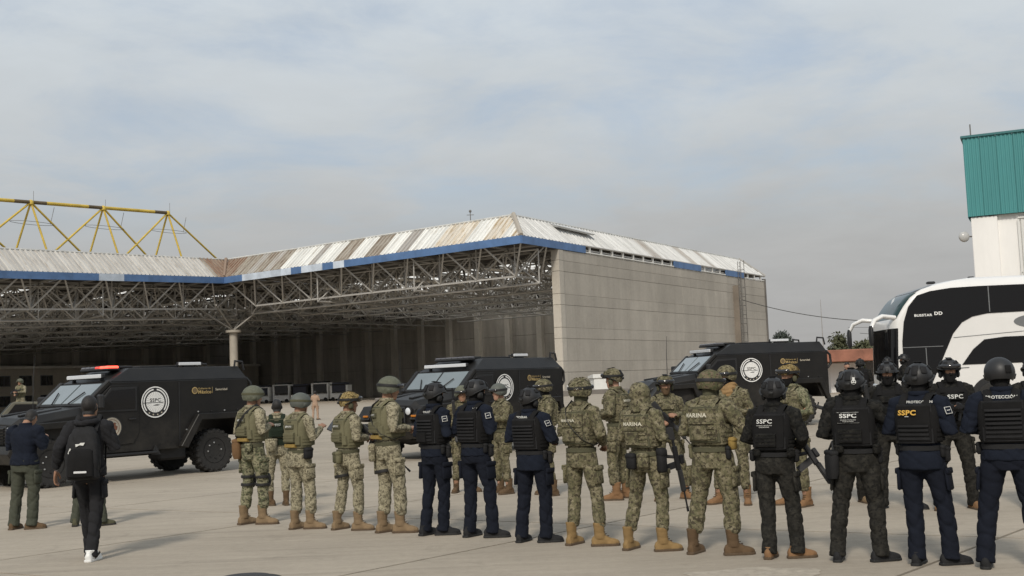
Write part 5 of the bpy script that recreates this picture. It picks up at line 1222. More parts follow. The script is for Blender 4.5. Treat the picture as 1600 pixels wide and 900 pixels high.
    if o.get('gloves'):
        for vv, ff in hands:
            c = vv.mean(0); part('glove', (c + (vv - c) * 1.07, ff), K[o['gloves']])
    # eyes
    if o.get('eyes', True):
        for s in (-1, 1):
            a = Acc(); ball(a, (s * .030, .083, .010), (.013, .008, .008), 8, 6); V = a.arr() @ Mhn[:3, :3].T + Mhn[:3, 3]; a.v = [V]; part('eye', a, mat('eye_dark', (.02, .015, .012), .2, var=0))
    # -- trousers
    tr = Acc(); tr.loft([ell(0, 0, z, a * 1.0 * W, b * 1.02 * W, 18) for z, a, b in ((.78, .172, .122), (.86, .190, .136), (.94, .184, .132), (1.0, .176, .126))])
    blouse = o.get('blouse', True); lr = o.get('leg', 1.0) * .93
    for hip, kn, an in legs:
        m1 = hip * .55 + kn * .45; m2 = kn * .55 + an * .45; P_ = [hip + (0, 0, .03), m1, kn, m2]
        if blouse:
            zz = an + (kn - an) * .38; tr.tube(P_ + [zz, an + (kn - an) * .28, an + (kn - an) * .22], [q * lr * W for q in (.118, .112, .090, .090, .088, .080, .058)], 14)
        else: tr.tube(P_ + [an + (kn - an) * .10, an - (0, 0, .055) + (0, -.015, 0)], [q * lr * W for q in (.118, .113, .094, .089, .086, .090)], 14)
    V, F, Nn = remesh(tr, vox, 3); z = V[:, 2]; V = wrinkle(V, Nn, seed, .0085, 62, .35 + .65 * np.exp(-((z - .30) / .14) ** 2) + .55 * np.exp(-((z - .52) / .10) ** 2) + .45 * np.exp(-((z - .80) / .08) ** 2))
    trs = part('trousers', (V, F), o['trousers'])
    # cargo pockets
    for s, (hip, kn, an) in ((-1, legs[0]), (1, legs[1])):
        c = hip * .42 + kn * .58 + np.array([s * .105 * W * lr, -.01, .02]); a = Acc(); a.box(c, (.03, .15, .17), roty(s * -.06), ch=.012); pk = part('cargo_pocket', a, o['trousers'], trs)
        a = Acc(); a.box(c + np.array([s * .008, 0, .075]), (.03, .156, .05), roty(s * -.06), ch=.008); part('pocket_flap', a, o['trousers'], trs)
    # -- boots
    for i, f in enumerate(feet):
        Mb = Matrix.Translation((f[0], f[1], f[3] if len(f) > 3 else 0)) @ Matrix.Rotation(rad(f[2]), 4, 'Z') @ Matrix.Rotation(rad(-f[4] if len(f) > 4 else 0), 4, 'X')
        bt = ob('boot' if not o.get('shoe') else 'shoe', SHOE if (o.get('shoe') or not blouse) else BOOT, o.get('boot', K['tan']), T_, M=Mb); ob('sole', SOLE, o.get('sole', K['sole']), bt); ob('laces', LACES, o.get('sole', K['sole']) if not o.get('shoe') else K['rub'], bt) if blouse else None
        if o.get('shoe'):
            a = Acc()
            for s in (-1, 1): a.box((s * .049, .045, .06), (.006, .13, .03), rotx(.35), ch=.002)
            a.build('side_stripe', K['rub'], bt)
    # -- jacket
    jk = Acc(); hem = o.get('hem', .90)
    rings = [ell(0, o.get('hemy', 0), z, a * W * ((1.10 if z < .92 else 1.09) if hem < .88 and z < 1.0 else 1.0), b * W * (1.17 if hem < .88 and z < 1.0 else 1.02), 20) for z, a, b in ([(hem, TORSO[0][1], TORSO[0][2])] + [q for q in TORSO if q[0] > hem + .03])]
    if o.get('collar', True): rings[-1][:, 2] += .012
    jk.loft(rings)
    for s_, e_, w_ in arms:
        m1 = (s_ + e_) / 2; m2 = (e_ + w_) / 2; fz = w_ - (w_ - e_) * .06
        jk.tube([s_ * (.80, 1, 1) + (0, 0, .0), s_ + (s_ * (.04, 0, 0)), m1, e_ + (e_ - (s_ + w_) / 2) * .05, m2, fz], [q * W * o.get('slv', 1.0) for q in (.085, .090, .082, .072, .066, .050)], 14)
    V, F, Nn = remesh(jk, vox, 4); z = V[:, 2]; ax = np.abs(V[:, 0]); V = wrinkle(V, Nn, seed + 3, .0072, 58, .45 + .55 * (ax > .2 * W) + .4 * np.exp(-((z - .95) / .08) ** 2))
    jkt = part('jacket', (V, F), o['jacket'])
    a = Acc(); a.tube([(.078 * math.cos(t), .004 + .074 * math.sin(t), 1.525) for t in np.linspace(0, 6.283, 21)], .017, 7, flat=1.3); part('collar', a, o['jacket'], jkt)
    # -- belt
    if o.get('belt'):
        def band(z0, z1, off): 
            a = Acc(); n = 36; R_ = []
            for zz, e in ((z0, -.03), (z0, off), (z1, off), (z1, -.03)): R_.append(ell(0, 0, zz, (.180 + e) * W, (.128 + e) * W, n))
            a.loft(R_ + [R_[0]], cap=False); return a
        bz = o.get('beltz', .965); bl = part('belt', band(bz - .025, bz + .025, .014), K[o['belt']])
        for (th, w_, h_, d_, dz, mm) in o.get('pouches', ()):
            t = rad(th); c = np.array([(.192 * W + d_ / 2) * math.sin(t), (.140 * W + d_ / 2) * math.cos(t), bz + dz]); nn = np.array([math.sin(t) / .19 , math.cos(t) / .14, 0]); yaw = math.atan2(-nn[0], nn[1]); a = Acc(); a.box(c, (w_, d_, h_), rotz(yaw), ch=min(.018, d_ * .3)); pz = part('pouch', a, mm if not isinstance(mm, str) else K[mm])
            a = Acc(); a.box(c + np.array([0, 0, h_ * .28]) + np.array([math.sin(-yaw), math.cos(yaw), 0]) * .004, (w_ * 1.03, d_ * 1.05, h_ * .35), rotz(yaw), ch=min(.015, d_ * .3)); part('flap', a, mm if not isinstance(mm, str) else K[mm], pz)
    # -- vest
    if o.get('vest') is not None:
        vm = o['vest']; z0, z1 = o.get('vz', (1.02, 1.455)); ex = 2.9
        def VP(th, z, off):                      # th measured from the back (0) clockwise seen from above -> x = sin
            aw = np.interp(z, [.98, 1.06, 1.2, 1.32, 1.42, 1.48], [.186, .186, .192, .198, .186, .150]) * W + off + .012; bd = np.interp(z, [.98, 1.06, 1.2, 1.32, 1.42, 1.48], [.138, .138, .146, .150, .136, .112]) * W + off + .012
            s, c = math.sin(th), -math.cos(th); return np.array([aw * math.copysign(abs(s) ** (2 / ex), s), bd * math.copysign(abs(c) ** (2 / ex), c), z])
        def ztop(th): c = abs(math.cos(th)); return 1.24 + (z1 - 1.24) * min(1, max(0, (c - .12) / .32))
        n, m = 56, 10; R1 = []; R0 = []
        for j in range(m + 1):
            rg, ri = [], []
            for i in range(n):
                th = i / n * 2 * math.pi; z = z0 + (ztop(th) - z0) * j / m; e = -.008 if j in (0, m) else .006 * math.sin(math.pi * j / m); rg.append(VP(th, z, e)); ri.append(VP(th, z, -.05))
            R1.append(rg); R0.append(ri)
        a = Acc(); a.loft([R0[0]] + R1 + [R0[-1]], cap=False); vest = part('vest', a, vm, None, 60)
        def wrapbox(name, x0, x1, za, zb, th_, mm, par=vest, front=False, ch=.008):  # plate following the back (or front)
            a = Acc(); nn = 8; R_ = []
            for (zz, off) in ((za, .0), (za + ch, th_), (zb - ch, th_), (zb, .0)):
                rg = []
                for off2, xs_ in ((off, np.linspace(x0, x1, nn)), (-.01, np.linspace(x1, x0, nn))):
                    for xx in xs_:
                        p = VPx(xx, zz, off2 + .006, front); rg.append(p)
                R_.append(rg)
            a.loft(R_); return part(name, a, mm, par, 40)
        def VPx(xx, z, off, front=False):
            aw = np.interp(z, [.98, 1.06, 1.2, 1.32, 1.42, 1.48], [.186, .186, .192, .198, .186, .150]) * W + .012; bd = np.interp(z, [.98, 1.06, 1.2, 1.32, 1.42, 1.48], [.138, .138, .146, .150, .136, .112]) * W + .012
            r = min(.985, abs(xx) / aw); yy = bd * (1 - r ** ex) ** (1 / ex); return np.array([xx, (yy + off) if front else -(yy + off), z])
        vs_ = o.get('vstyle', 'army'); vm2 = o.get('vmat2', vm)
        for s in (-1, 1):
            a = Acc(); a.tube([VPx(s * .105 * W, 1.40, .004), VPx(s * .108 * W, 1.465, -.012), (s * .112 * W, -.03, 1.512), (s * .112 * W, .03, 1.512), VPx(s * .105 * W, 1.455, -.012, True), VPx(s * .105 * W, 1.38, .004, True)], .036, 8, flat=.42, up=(0, -1, 0)); part('shoulder_strap', a, vm, vest)
        if vs_ == 'army':
            wrapbox('plate_edge', -.158 * W, .158 * W, 1.085, 1.442, .012, K['olive2'], ch=.004); wrapbox('plate_bag', -.145 * W, .145 * W, 1.10, 1.43, .022, vm); wrapbox('side_pouch', .125 * W, .175 * W, 1.06, 1.20, .03, vm2, ch=.01); wrapbox('drag_handle', -.035, .035, 1.40, 1.425, .03, K['olive2'], ch=.004); wrapbox('rear_pouch', -.10 * W, .11 * W, 1.10, 1.255, .05, vm2, ch=.012)
            for z in (1.125, 1.165, 1.205): wrapbox('webbing', -.10 * W, .11 * W, z, z + .02, .056, vm, ch=.003)
            if o.get('pad', True): wrapbox('lumbar_strip', -.115 * W, .115 * W, 1.025, 1.085, .03, K['yel'])
            wrapbox('name_patch', -.105 * W, .085 * W, 1.305, 1.372, .027, K['olive2'] if o.get('pdark', 1) else vm, ch=.004)
        elif vs_ == 'marine':
            wrapbox('plate_edge', -.168 * W, .168 * W, 1.045, 1.435, .014, K['olive2'], ch=.004); wrapbox('plate_bag', -.155 * W, .155 * W, 1.06, 1.42, .026, vm)
            for z in (1.08, 1.135, 1.19, 1.245): wrapbox('webbing', -.145 * W, .145 * W, z, z + .028, .034, vm, ch=.004)
            wrapbox('rear_pouch', -.12 * W, .07 * W, 1.07, 1.24, .045, vm2, ch=.012)
        elif vs_ == 'police':
            wrapbox('plate_edge', -.163 * W, .163 * W, 1.035, 1.425, .013, K['blk2'], ch=.004); wrapbox('plate_bag', -.15 * W, .15 * W, 1.05, 1.415, .024, vm)
            for k in range(o.get('rows', 7)): wrapbox('webbing', -.14 * W, .14 * W, 1.07 + k * .042, 1.096 + k * .042, .031, K['blk2'], ch=.003)
            if o.get('rp'): wrapbox('rear_pouch', -.12 * W, .06 * W, 1.05, 1.19, .05, vm, ch=.012)
        elif vs_ == 'sspc':
            wrapbox('plate_edge', -.168 * W, .168 * W, 1.035, 1.432, .014, K['blk2'], ch=.004); wrapbox('plate_bag', -.155 * W, .155 * W, 1.05, 1.42, .026, vm); wrapbox('rear_pouch', -.125 * W, .09 * W, 1.06, 1.22, .05, vm2, ch=.014)
            for z in (1.08, 1.12, 1.16): wrapbox('webbing', -.125 * W, .09 * W, z, z + .018, .055, K['blk'], ch=.003)
        # cummerbund pouches at the sides, magazine pouches in front
        for s in (-1, 1):
            for z in (1.07, 1.115, 1.16):
                a = Acc(); pts = [VP(s * t, z, .006) for t in np.linspace(1.05, 2.1, 9)]; a.tube(pts, .016, 6, flat=.3, up=(0, 0, 1)); part('side_webbing', a, vm2, vest)
        for k in range(3): wrapbox('magazine_pouch', (-.125 + k * .085) * W, (-.05 + k * .085) * W, 1.04, 1.22, .05, vm2, front=True, ch=.01)
        wrapbox('chest_pouch', -.10 * W, .10 * W, 1.28, 1.37, .03, vm2, front=True, ch=.008)
        for (txt, size, xx, zz, mm, bold, sx_, front) in o.get('text', ()):
            v, f = text2d(txt, size, bold, 0, sx_); off = .034 if not front else .042; V = np.array([VPx((p[0] if not front else -p[0]) + xx, p[1] + zz, off + o.get('toff', 0), front) for p in v]); ob('lettering', new_mesh('lettering', PW(V), f), K[mm], vest)
        if o.get('border'):
            x0, x1, za, zb = o['border']
            for (p, q, r, s) in ((x0, x1, za, za + .005), (x0, x1, zb - .005, zb), (x0, x0 + .005, za, zb), (x1 - .005, x1, za, zb)):
                xs_ = np.linspace(p, q, 9); V = [VPx(t, r, .033) for t in xs_] + [VPx(t, s, .033) for t in xs_[::-1]]; ob('patch_border', new_mesh('patch_border', PW(V), [tuple(range(18))]), K['txt'], vest)
            wrapbox('name_patch', x0, x1, za, zb, .029, K['blk'], ch=.003)
    # jacket lettering (above the vest edge)
    for (txt, size, xx, zz, mm) in o.get('jtext', ()):
        v, f = text2d(txt, size, .03); V = np.array([(p[0] + xx, -(.122 * W * (1 - min(.98, abs(p[0] + xx) / (.21 * W)) ** 2.3) ** (1 / 2.3)) - .013, p[1] + zz) for p in v]); ob('lettering', new_mesh('lettering', PW(V), f), K[mm], jkt)
    # sling across the back
    if o.get('sling'):
        s = o['sling']; g = .072 if o.get('vest') is not None else .03
        pts = [(-s * .13 * W, .10, 1.47), (-s * .125 * W, .0, 1.545), (-s * .10 * W, -.125 * W - g * .3, 1.46), (-s * .03 * W, -.14 * W - g, 1.34), (s * .06 * W, -.14 * W - g, 1.22), (s * .15 * W, -.11 * W - g * .7, 1.10), (s * .215 * W, -.02, 1.02), (s * .18 * W, .13, 1.05)]
        a = Acc(); a.tube(pts, .019, 6, flat=.22, up=(0, 0, 1)); part('sling', a, K['rub'])
    # sleeve patch
    if o.get('sleeve'):
        s_, e_, w_ = arms[1]; d = (e_ - s_) / np.linalg.norm(e_ - s_); out = np.array([.75, -.66, 0]); out -= d * np.dot(out, d); out /= np.linalg.norm(out); c = s_ * .62 + e_ * .38 + out * .096 * W; rt = np.cross(-d, out); rt = rt
        def fr(w0, h0, off, m_, nm): V = [c + rt * sx_ * w0 + d * sy * h0 + out * off for sx_, sy in ((-1, 1), (1, 1), (1, -1), (-1, -1))]; part(nm, (np.array(V), [(0, 1, 2, 3)]), K[m_], jkt)
        fr(.030, .036, .004, 'txt', 'sleeve_patch'); fr(.025, .031, .0065, 'navy', 'sleeve_patch_field'); fr(.016, .0035, .009, 'txt', 'sleeve_mark')
    # knee pads / thigh straps
    for i in o.get('kneepads', ()):
        hip, kn, an = legs[i]
        for dz in (.05, -.045):
            c = kn + np.array([0, 0, dz]) - (kn - an) / np.linalg.norm(kn - an) * 0; a = Acc(); a.tube([(c[0] + .098 * W * math.cos(t), c[1] + .098 * W * math.sin(t), c[2]) for t in np.linspace(0, 6.283, 19)], .019, 6, flat=.35, up=(0, 0, 1)); part('knee_strap', a, K['rub'])
        a = Acc(); ball(a, kn + (0, .075, 0), (.06, .04, .09), 10, 8); part('knee_pad', a, K['rub'])
    if o.get('thigh') is not None:
        hip, kn, an = legs[o['thigh']]; c = hip * .35 + kn * .65; a = Acc(); a.tube([(c[0] + .118 * W * math.cos(t), c[1] + .122 * W * math.sin(t), c[2] + .015 * math.sin(t + 1)) for t in np.linspace(0, 6.283, 19)], .020, 6, flat=.35, up=(0, 0, 1)); part('thigh_strap', a, K['rub'])
    # -- headgear
    def hpart(name, V, F, m_, par=None): 
        V = np.asarray(V) @ Mhn[:3, :3].T + Mhn[:3, 3]; return part(name, (V, F), m_, par)
    hd = o.get('head', None)
    if o.get('mask'):
        hV, hF = HEAD; q = hV * (1.07, 1.07, 1.05); keep = []
        for f in hF:
            c = q[list(f)].mean(0)
            if o['mask'] == 'full' and not (c[1] > .045 and -.008 < c[2] < .034 and abs(c[0]) < .062): keep.append(f)
            if o['mask'] == 'low' and c[2] < -.022: keep.append(f)
        hpart('balaclava', q, keep, o.get('maskm', K['blk']))
    if o.get('hair'):
        hV, hF = HEAD; q = hV * (1.07, 1.06, 1.06); keep = [f for f in hF if (lambda c: (c[2] > .045 + .25 * max(0, c[1]) or (c[1] < -.015 and c[2] > -.075)))(q[list(f)].mean(0))]; hpart('hair', q, keep, K['hair'])
    if hd: 
        Mp = Mh.copy(); p0 = PW(np.array([[Mh[0][3], Mh[1][3], Mh[2][3]]]))[0]; Mp = Matrix.Translation(Vector(p0)) @ Matrix.Rotation(tw, 4, 'Z') @ Mh.to_3x3().to_4x4() @ Matrix.Scale(.96, 4); helmet(T_, Mp, *hd)
    if o.get('hood'):
        a = Acc(); ball(a, (0, -.022, .02), (.112, .128, .128), 16, 12); a.loft([ell(0, -.02, z, w_, d_, 16) for z, w_, d_ in ((-.19, .15, .115), (-.14, .125, .11), (-.08, .108, .11), (.0, .10, .11))])
        V, F, Nn = remesh(a, .012, 2); V = wrinkle(V, Nn, seed, .006, 55); keep = [f for f in F if not (lambda c: c[1] > .062 and abs(c[0]) < .078 and -.10 < c[2] < .095)(V[list(f)].mean(0))]; hpart('hood', V, keep, o['jacket'] if o['hood'] is True else o['hood'])
    if o.get('hooddown'):
        a = Acc(); a.tube([(.115 * math.cos(t), -.02 - .09 * max(0, -math.sin(t)) + .085 * math.sin(t), 1.495 + .02 * math.sin(t)) for t in np.linspace(0, 6.283, 17)[:-1]] + [(.115, -.02, 1.495)], .038, 8); ball(a, (0, -.125, 1.44), (.10, .045, .06), 10, 8)
        V, F, Nn = remesh(a, .012, 2); part('hood', (wrinkle(V, Nn, seed, .005, 60), F), o['jacket'])
    if o.get('scarf'):
        a = Acc(); a.tube([(.088 * math.cos(t), .012 + .085 * math.sin(t), 1.535 + .012 * math.sin(3 * t)) for t in np.linspace(0, 6.283, 25)], .036, 8); a.tube([(.098 * math.cos(t), .02 + .095 * math.sin(t), 1.50 + .01 * math.cos(3 * t)) for t in np.linspace(0, 6.283, 25)], .034, 8); ball(a, (-.02, .12, 1.45), (.08, .035, .09), 10, 8)
        V, F, Nn = remesh(a, .010, 2); part('scarf', (wrinkle(V, Nn, seed, .007, 75), F), K[o['scarf']])
    if o.get('bag'):          # hanging hip bag: (th deg from front, z, w,h,d, mat)
        th, z_, w_, h_, d_, mm = o['bag']; t = rad(th); c = np.array([.25 * W * math.sin(t), .18 * W * math.cos(t), z_]); yaw = math.atan2(-math.sin(t), math.cos(t)); a = Acc()
        R_ = rotz(yaw); prof_ = [(-h_ / 2, .70, .7), (-h_ * .3, .92, 1.0), (h_ * .2, 1.05, 1.0), (h_ / 2, 1.0, .55)]
        a.loft([ (np.stack([np.array([w_ / 2 * kx * math.copysign(abs(math.cos(u)) ** .5, math.cos(u)) for u in np.arange(16) * math.pi / 8]), np.array([d_ / 2 * ky * math.copysign(abs(math.sin(u)) ** .7, math.sin(u)) for u in np.arange(16) * math.pi / 8]), np.full(16, zz)], 1) @ R_.T + c) for zz, kx, ky in prof_]); bg = part('hip_bag', a, K[mm] if isinstance(mm, str) else mm)
        a = Acc(); a.box(c + np.array([0, 0, h_ * .38]), (w_ * 1.04, d_ * .8, h_ * .2), R_, ch=.012); part('flap', a, K[mm] if isinstance(mm, str) else mm, bg)
        a = Acc(); a.tube([c + R_ @ np.array([-w_ * .3, 0, h_ / 2]), c + R_ @ np.array([0, -.02, h_ / 2 + .09]), c + R_ @ np.array([w_ * .3, 0, h_ / 2])], .012, 5); part('bag_strap', a, K['rub'], bg)
    T_['_pw'] = 0; del T_['_pw']
    M_ = Matrix.Translation(T_.location) @ Matrix.Rotation(rad(-face), 4, 'Z') @ Matrix.Scale(h / 1.80, 4)
    return T_, M_

# ---- rifle: +x muzzle, +z up, origin at the grip
def rifle(label, M_, p, d, up=(0, 0, 1), sc=1.0, carry=None):
    d = Vector(d).normalized(); u = Vector(up); u = (u - d * u.dot(d)).normalized(); s = u.cross(d)
    R_ = Matrix((d, s, u)).transposed().to_4x4(); Mw = M_ @ Matrix.Translation(Vector(p)) @ R_
    T_ = thing('rifle', label, 'rifle', (0, 0, 0), 0, 'slung rifles'); T_.matrix_world = Mw
    T_.location = Mw.to_translation(); T_.rotation_euler = Mw.to_euler(); T_.scale = Mw.to_scale()
    Acc().box((.03, 0, .06), (.26, .042, .055), ch=.008).build('receiver', K['metal'], T_); Acc().box((.27, 0, .07), (.24, .05, .052), ch=.012).build('handguard', K['pol'], T_)
    Acc().tube([(.38, 0, .072), (.56, 0, .072)], .010, 8).build('barrel', K['metal'], T_, 60); Acc().tube([(.55, 0, .072), (.60, 0, .072)], .014, 8).build('muzzle_brake', K['metal'], T_, 60)
    Acc().box((.36, 0, .115), (.02, .012, .05), ch=.003).build('front_sight', K['metal'], T_); Acc().box((.05, 0, .115), (.10, .035, .05), ch=.01).build('optic', K['metal'], T_)
    Acc().box((0, 0, -.01), (.035, .032, .10), roty(.25), ch=.008).build('grip', K['pol'], T_); Acc().prism([(.06, .03), (.13, .03), (.155, -.13), (.09, -.145)], -.014, .014).build('magazine', K['metal'], T_)
    Acc().tube([(-.09, 0, .06), (-.22, 0, .06)], .016, 8).build('stock_tube', K['metal'], T_, 60); Acc().prism([(-.16, .085), (-.30, .085), (-.31, -.04), (-.28, -.04), (-.17, .03)], -.018, .018).build('stock', K['pol'], T_, bevel=.004)
    return T_

# ---- outfits
def army(**k):
    d = dict(jacket=C_ARMY, trousers=C_ARMY, vest=K['olive'], vmat2=K['olive'], vstyle='army', boot=K['tan'], sole=K['soleb'], head=('ach', K['helo'], ('band', 'mount')), belt='olive2', gloves=None, sling=0,
             text=(('EJÉRCITO', .034, -.01, 1.34, 'txt', .03, .92, False),), mask=None); d.update(k); return d
def marine(**k):
    d = dict(jacket=C_MAR, trousers=C_MAR, vest=C_MAR, vmat2=C_MAR, vstyle='marine', boot=K['tan2'], sole=K['soleb'], head=('fast', C_MAR, ('goggles', 'patch')), belt='olive2', text=(('MARINA', .042, -.01, 1.335, 'txtc', .03, 1.05, False),), mask='full', maskm=K['olive2'], sling=1); d.update(k); return d
def police(**k):
    d = dict(jacket=K['navy'], trousers=K['navyt'], vest=K['blk'], vmat2=K['blk'], vstyle='police', boot=K['blk2'], sole=K['rub'], head=('fast', K['helb'], ('panel',)), belt='blk2', blouse=False, hem=.86, mask='full', gloves='blk', sleeve=True, eyes=False, beltz=.985,
             pouches=((75, .07, .15, .06, -.06, 'blk2'), (105, .05, .12, .04, -.03, 'blk2'), (-80, .07, .12, .05, -.02, 'blk2'))); d.update(k); return d
def sspc(**k):
    d = dict(jacket=C_BLKC, trousers=C_BLKT, vest=K['blk'], vmat2=C_BLKC, vstyle='sspc', boot=K['cinn'], sole=K['soleb'], head=('fast', K['helb'], ('panel',)), belt='blk2', blouse=False, mask='full', gloves='blk', eyes=False, beltz=.975, w=1.08,
             pouches=((70, .09, .14, .06, -.02, 'blk2'), (115, .08, .11, .06, .02, C_BLKC), (-100, .10, .13, .06, -.01, 'blk2'), (-140, .10, .09, .05, .03, C_BLKC)),
             text=(('SSPC', .048, -.03, 1.352, 'txt', .02, 1.15, False), ('SEGURIDAD Y PROTECCIÓN', .014, -.03, 1.308, 'txt', .01, .78, False), ('CIUDADANA', .014, -.03, 1.288, 'txt', .01, .9, False))); d.update(k); return d
ROW = 'uniformed row seen from behind'
BK = 'officers facing the row'
# ------------------------------------------------ front row, seen from behind (left to right)
P1, m1 = person('soldier with black knee straps and a brown hip bag, left end of the row', (-3.60, 15.64), 41, 1.85,
    army(group=ROW, sling=-1, trousers=C_ARMYG, hy=28, hp=2, kneepads=(0, 1), bag=(-125, .93, .20, .27, .13, 'bag'), fl=(-.10, -.05, 5), fr=(.16, .06, -55), arms='belt', seed=11, shift=0.03, pouches=((150, .10, .12, .06, -.02, C_ARMYG),)))
P2_, m2 = person('bare-headed soldier in a dark green vest and grey camouflage standing behind the second row soldier', (-3.74, 18.05), -8, 1.66,
    army(group=ROW, vest=K['dkgreen'], vmat2=K['dkgreen'], head=None, hair=True, pad=False, pdark=0, fl=(-.16, .02, 75), fr=(.12, -.02, 10), boot=K['brown'], bag=(-155, .97, .20, .22, .14, C_ARMY), sling=0, seed=12, text=(('EJÉRCITO', .026, .02, 1.345, 'txt', .02, 1.0, False), ('MEXICANO', .012, .02, 1.318, 'txt', .01, 1.0, False)), vz=(.95, 1.455)))
P3, m3 = person('soldier in grey-olive helmet holding up a dark tablet', (-2.80, 14.91), 43, 1.73,
    army(group=ROW, head=('ach', K['helg'], ('band', 'mount')), hy=12, arms='phone', fl=(-.06, -.06, 10), fr=(.14, .05, -48), pad=True, hem=.76, twist=-6, seed=13, shift=-0.03, leg=1.06, pouches=((95, .12, .16, .08, -.02, 'blk2'),)))
P4, m4 = person('soldier in mottled tan helmet with a black thigh strap', (-2.16, 14.58), 49, 1.72,
    army(group=ROW, head=('fast', C_TANH, ('goggles', 'lamp')), hy=18, fl=(-.17, -.05, 12), fr=(.17, .06, -45), thigh=0, pad=False, pdark=1, seed=14, shift=0.035, lx=.03, pouches=((-165, .07, .15, .07, -.07, 'olive2'), (170, .07, .16, .08, -.07, 'olive'))))
P5, m5 = person('tall soldier in olive helmet with a black sling across the back', (-1.58, 14.16), 53, 1.89,
    army(group=ROW, hy=25, hp=6, sling=1, head=('ach', K['helo'], ('band', 'mount', 'goggles')), fl=(-.09, -.05, 8), fr=(.13, .06, -42), seed=15, shift=-0.03, twist=8, leg=1.05, thigh=0, pouches=((-140, .10, .20, .08, -.10, C_ARMY),)))
P6, m6 = person('navy officer with small helmet lamp, leftmost of three navy officers in the middle', (-1.02, 13.75), 43, 1.79,
    police(group=ROW, fl=(-.09, -.06, 5), fr=(.10, .05, -45), head=('fast', K['helb'], ('panel', 'lamp')), jtext=(('POLICÍA', .034, .03, 1.452, 'txt'),), vz=(1.02, 1.42), seed=16, shift=0.035, rp=True, hy=10, lx=.02))
P7, m7 = person('officer in navy with white-tipped baton on the belt, middle of the three navy officers', (-.47, 13.42), 41, 1.81,
    police(group=ROW, fl=(-.13, -.04, 6), fr=(.17, .02, -48), arms='belt', jtext=(('W', .036, .11, 1.45, 'txt'),), vz=(1.02, 1.43), seed=17, shift=-0.04, hy=20, w=1.03))
P8, m8 = person('stocky navy officer with low jacket hem, rightmost of three in the middle', (.13, 12.82), 35, 1.69,
    police(group=ROW, fl=(-.14, -.04, 6), fr=(.16, .03, -50), hem=.78, w=1.10, jtext=(('FEDERAL', .03, -.02, 1.452, 'txt'),), seed=18, shift=0.03, hy=14, lx=-.03, arms=[((-.29, -.05, 1.17), (-.06, .24, 1.20)), ((.31, -.02, 1.17), (.16, .26, 1.12))]))
P9, m9 = person('marine with scrim-covered helmet and ochre boots, leftmost of the three marines', (.69, 12.41), 43, 1.77,
    marine(group=ROW, head=('ach', C_MAR, ('leaves', 'goggles', 'patch')), fl=(-.17, -.04, 8), fr=(.17, .03, -48), seed=19, shift=-0.03, hy=-8, hp=-2, text=(('MARINA', .036, -.035, 1.33, 'txtc', .03, 1.05, False),), arms=[((-.27, -.03, 1.17), (-.10, .24, 1.18)), ((.31, .0, 1.15), (.14, .22, 1.02))]))
P10, m10 = person('marine with hood up and two pouches at the lower back, middle of the three marines', (1.26, 11.88), 41, 1.72,
    marine(group=ROW, head=None, hood=True, mask='full', fl=(-.20, -.03, 8), fr=(.20, .04, -42), boot=K['tan2'], seed=20, shift=0.045, hy=10, lx=-.04, knee=.02, vz=(1.04, 1.44), pouches=((-158, .125, .17, .07, -.07, 'blk2'), (158, .12, .16, .08, -.06, C_MAR), (95, .10, .26, .09, -.06, 'blk2')), sling=0, text=(('MARINA', .044, -.01, 1.325, 'txtc', .03, 1.05, False),)))
P11, m11 = person('large marine in green spotted helmet cover and dark brown boots, rightmost of the three marines', (1.88, 11.45), 37, 1.80,
    marine(group=ROW, head=('ach', C_MARG, ('goggles',)), fl=(-.21, -.03, 4), fr=(.20, .03, -48), boot=K['brown'], w=1.10, seed=21, shift=0.03, hy=6, sling=0, leg=1.04, twist=6, arms=[((-.29, -.03, 1.16), (-.12, .22, 1.14)), ((.34, .06, 1.18), (.24, .30, 1.12))], text=(('MARINA', .046, -.045, 1.345, 'txtc', .03, 1.08, False),), pouches=((88, .09, .14, .07, .06, 'yel'), (-88, .08, .16, .06, -.02, 'olive'), (110, .05, .14, .05, -.03, 'blk2'))))
P12, m12 = person('officer in black camouflage with cinnamon boots and rifle at the right hip', (2.46, 11.05), 33, 1.70,
    sspc(group=ROW, fl=(-.12, -.06, 6), fr=(.13, .05, -50), seed=22, shift=-0.04, hy=-10, lx=.02, arms=[((-.28, -.04, 1.16), (-.12, .20, 1.06)), ((.31, -.01, 1.16), (.18, .22, 1.04))], hp=-2))
P13, m13 = person('officer in black camouflage with a skull-marked helmet and drop pouch on the left hip', (3.07, 10.70), 24, 1.75,
    sspc(group=ROW, head=('fast', K['helb'], ('skull',)), boot=K['blk2'], sole=K['rub'], fl=(-.19, -.02, 4), fr=(.20, .02, -52), seed=23, shift=0.035, hy=6, arms='out', bag=(-118, .86, .20, .26, .10, 'blk2'), border=(-.125, .075, 1.275, 1.388), text=(('SSPC', .046, -.025, 1.352, 'txt', .03, 1.15, False), ('SEGURIDAD Y PROTECCIÓN', .013, -.025, 1.309, 'txt', .01, .72, False), ('CIUDADANA', .013, -.025, 1.29, 'txt', .01, .9, False)), pouches=((92, .05, .17, .05, -.04, 'blk2'), (115, .08, .11, .06, .02, C_BLKC), (-140, .10, .09, .05, .03, C_BLKC))))
P14, m14 = person('officer in navy with gold lettering on the black vest', (3.62, 10.36), 36, 1.78,
    police(group=ROW, hem=.79, fl=(-.12, -.04, 4), fr=(.15, .05, -45), seed=24, shift=-0.035, hy=-8, twist=5, w=1.08, rows=4, toff=.006, vz=(1.04, 1.42), jtext=(('PROTECCIÓN', .032, .05, 1.452, 'txt'),), arms='front', text=(('SSPC', .052, -.04, 1.345, 'gold', .035, 1.12, False), ('_', .006, -.04, 1.306, 'txt', .02, 1.0, False))))
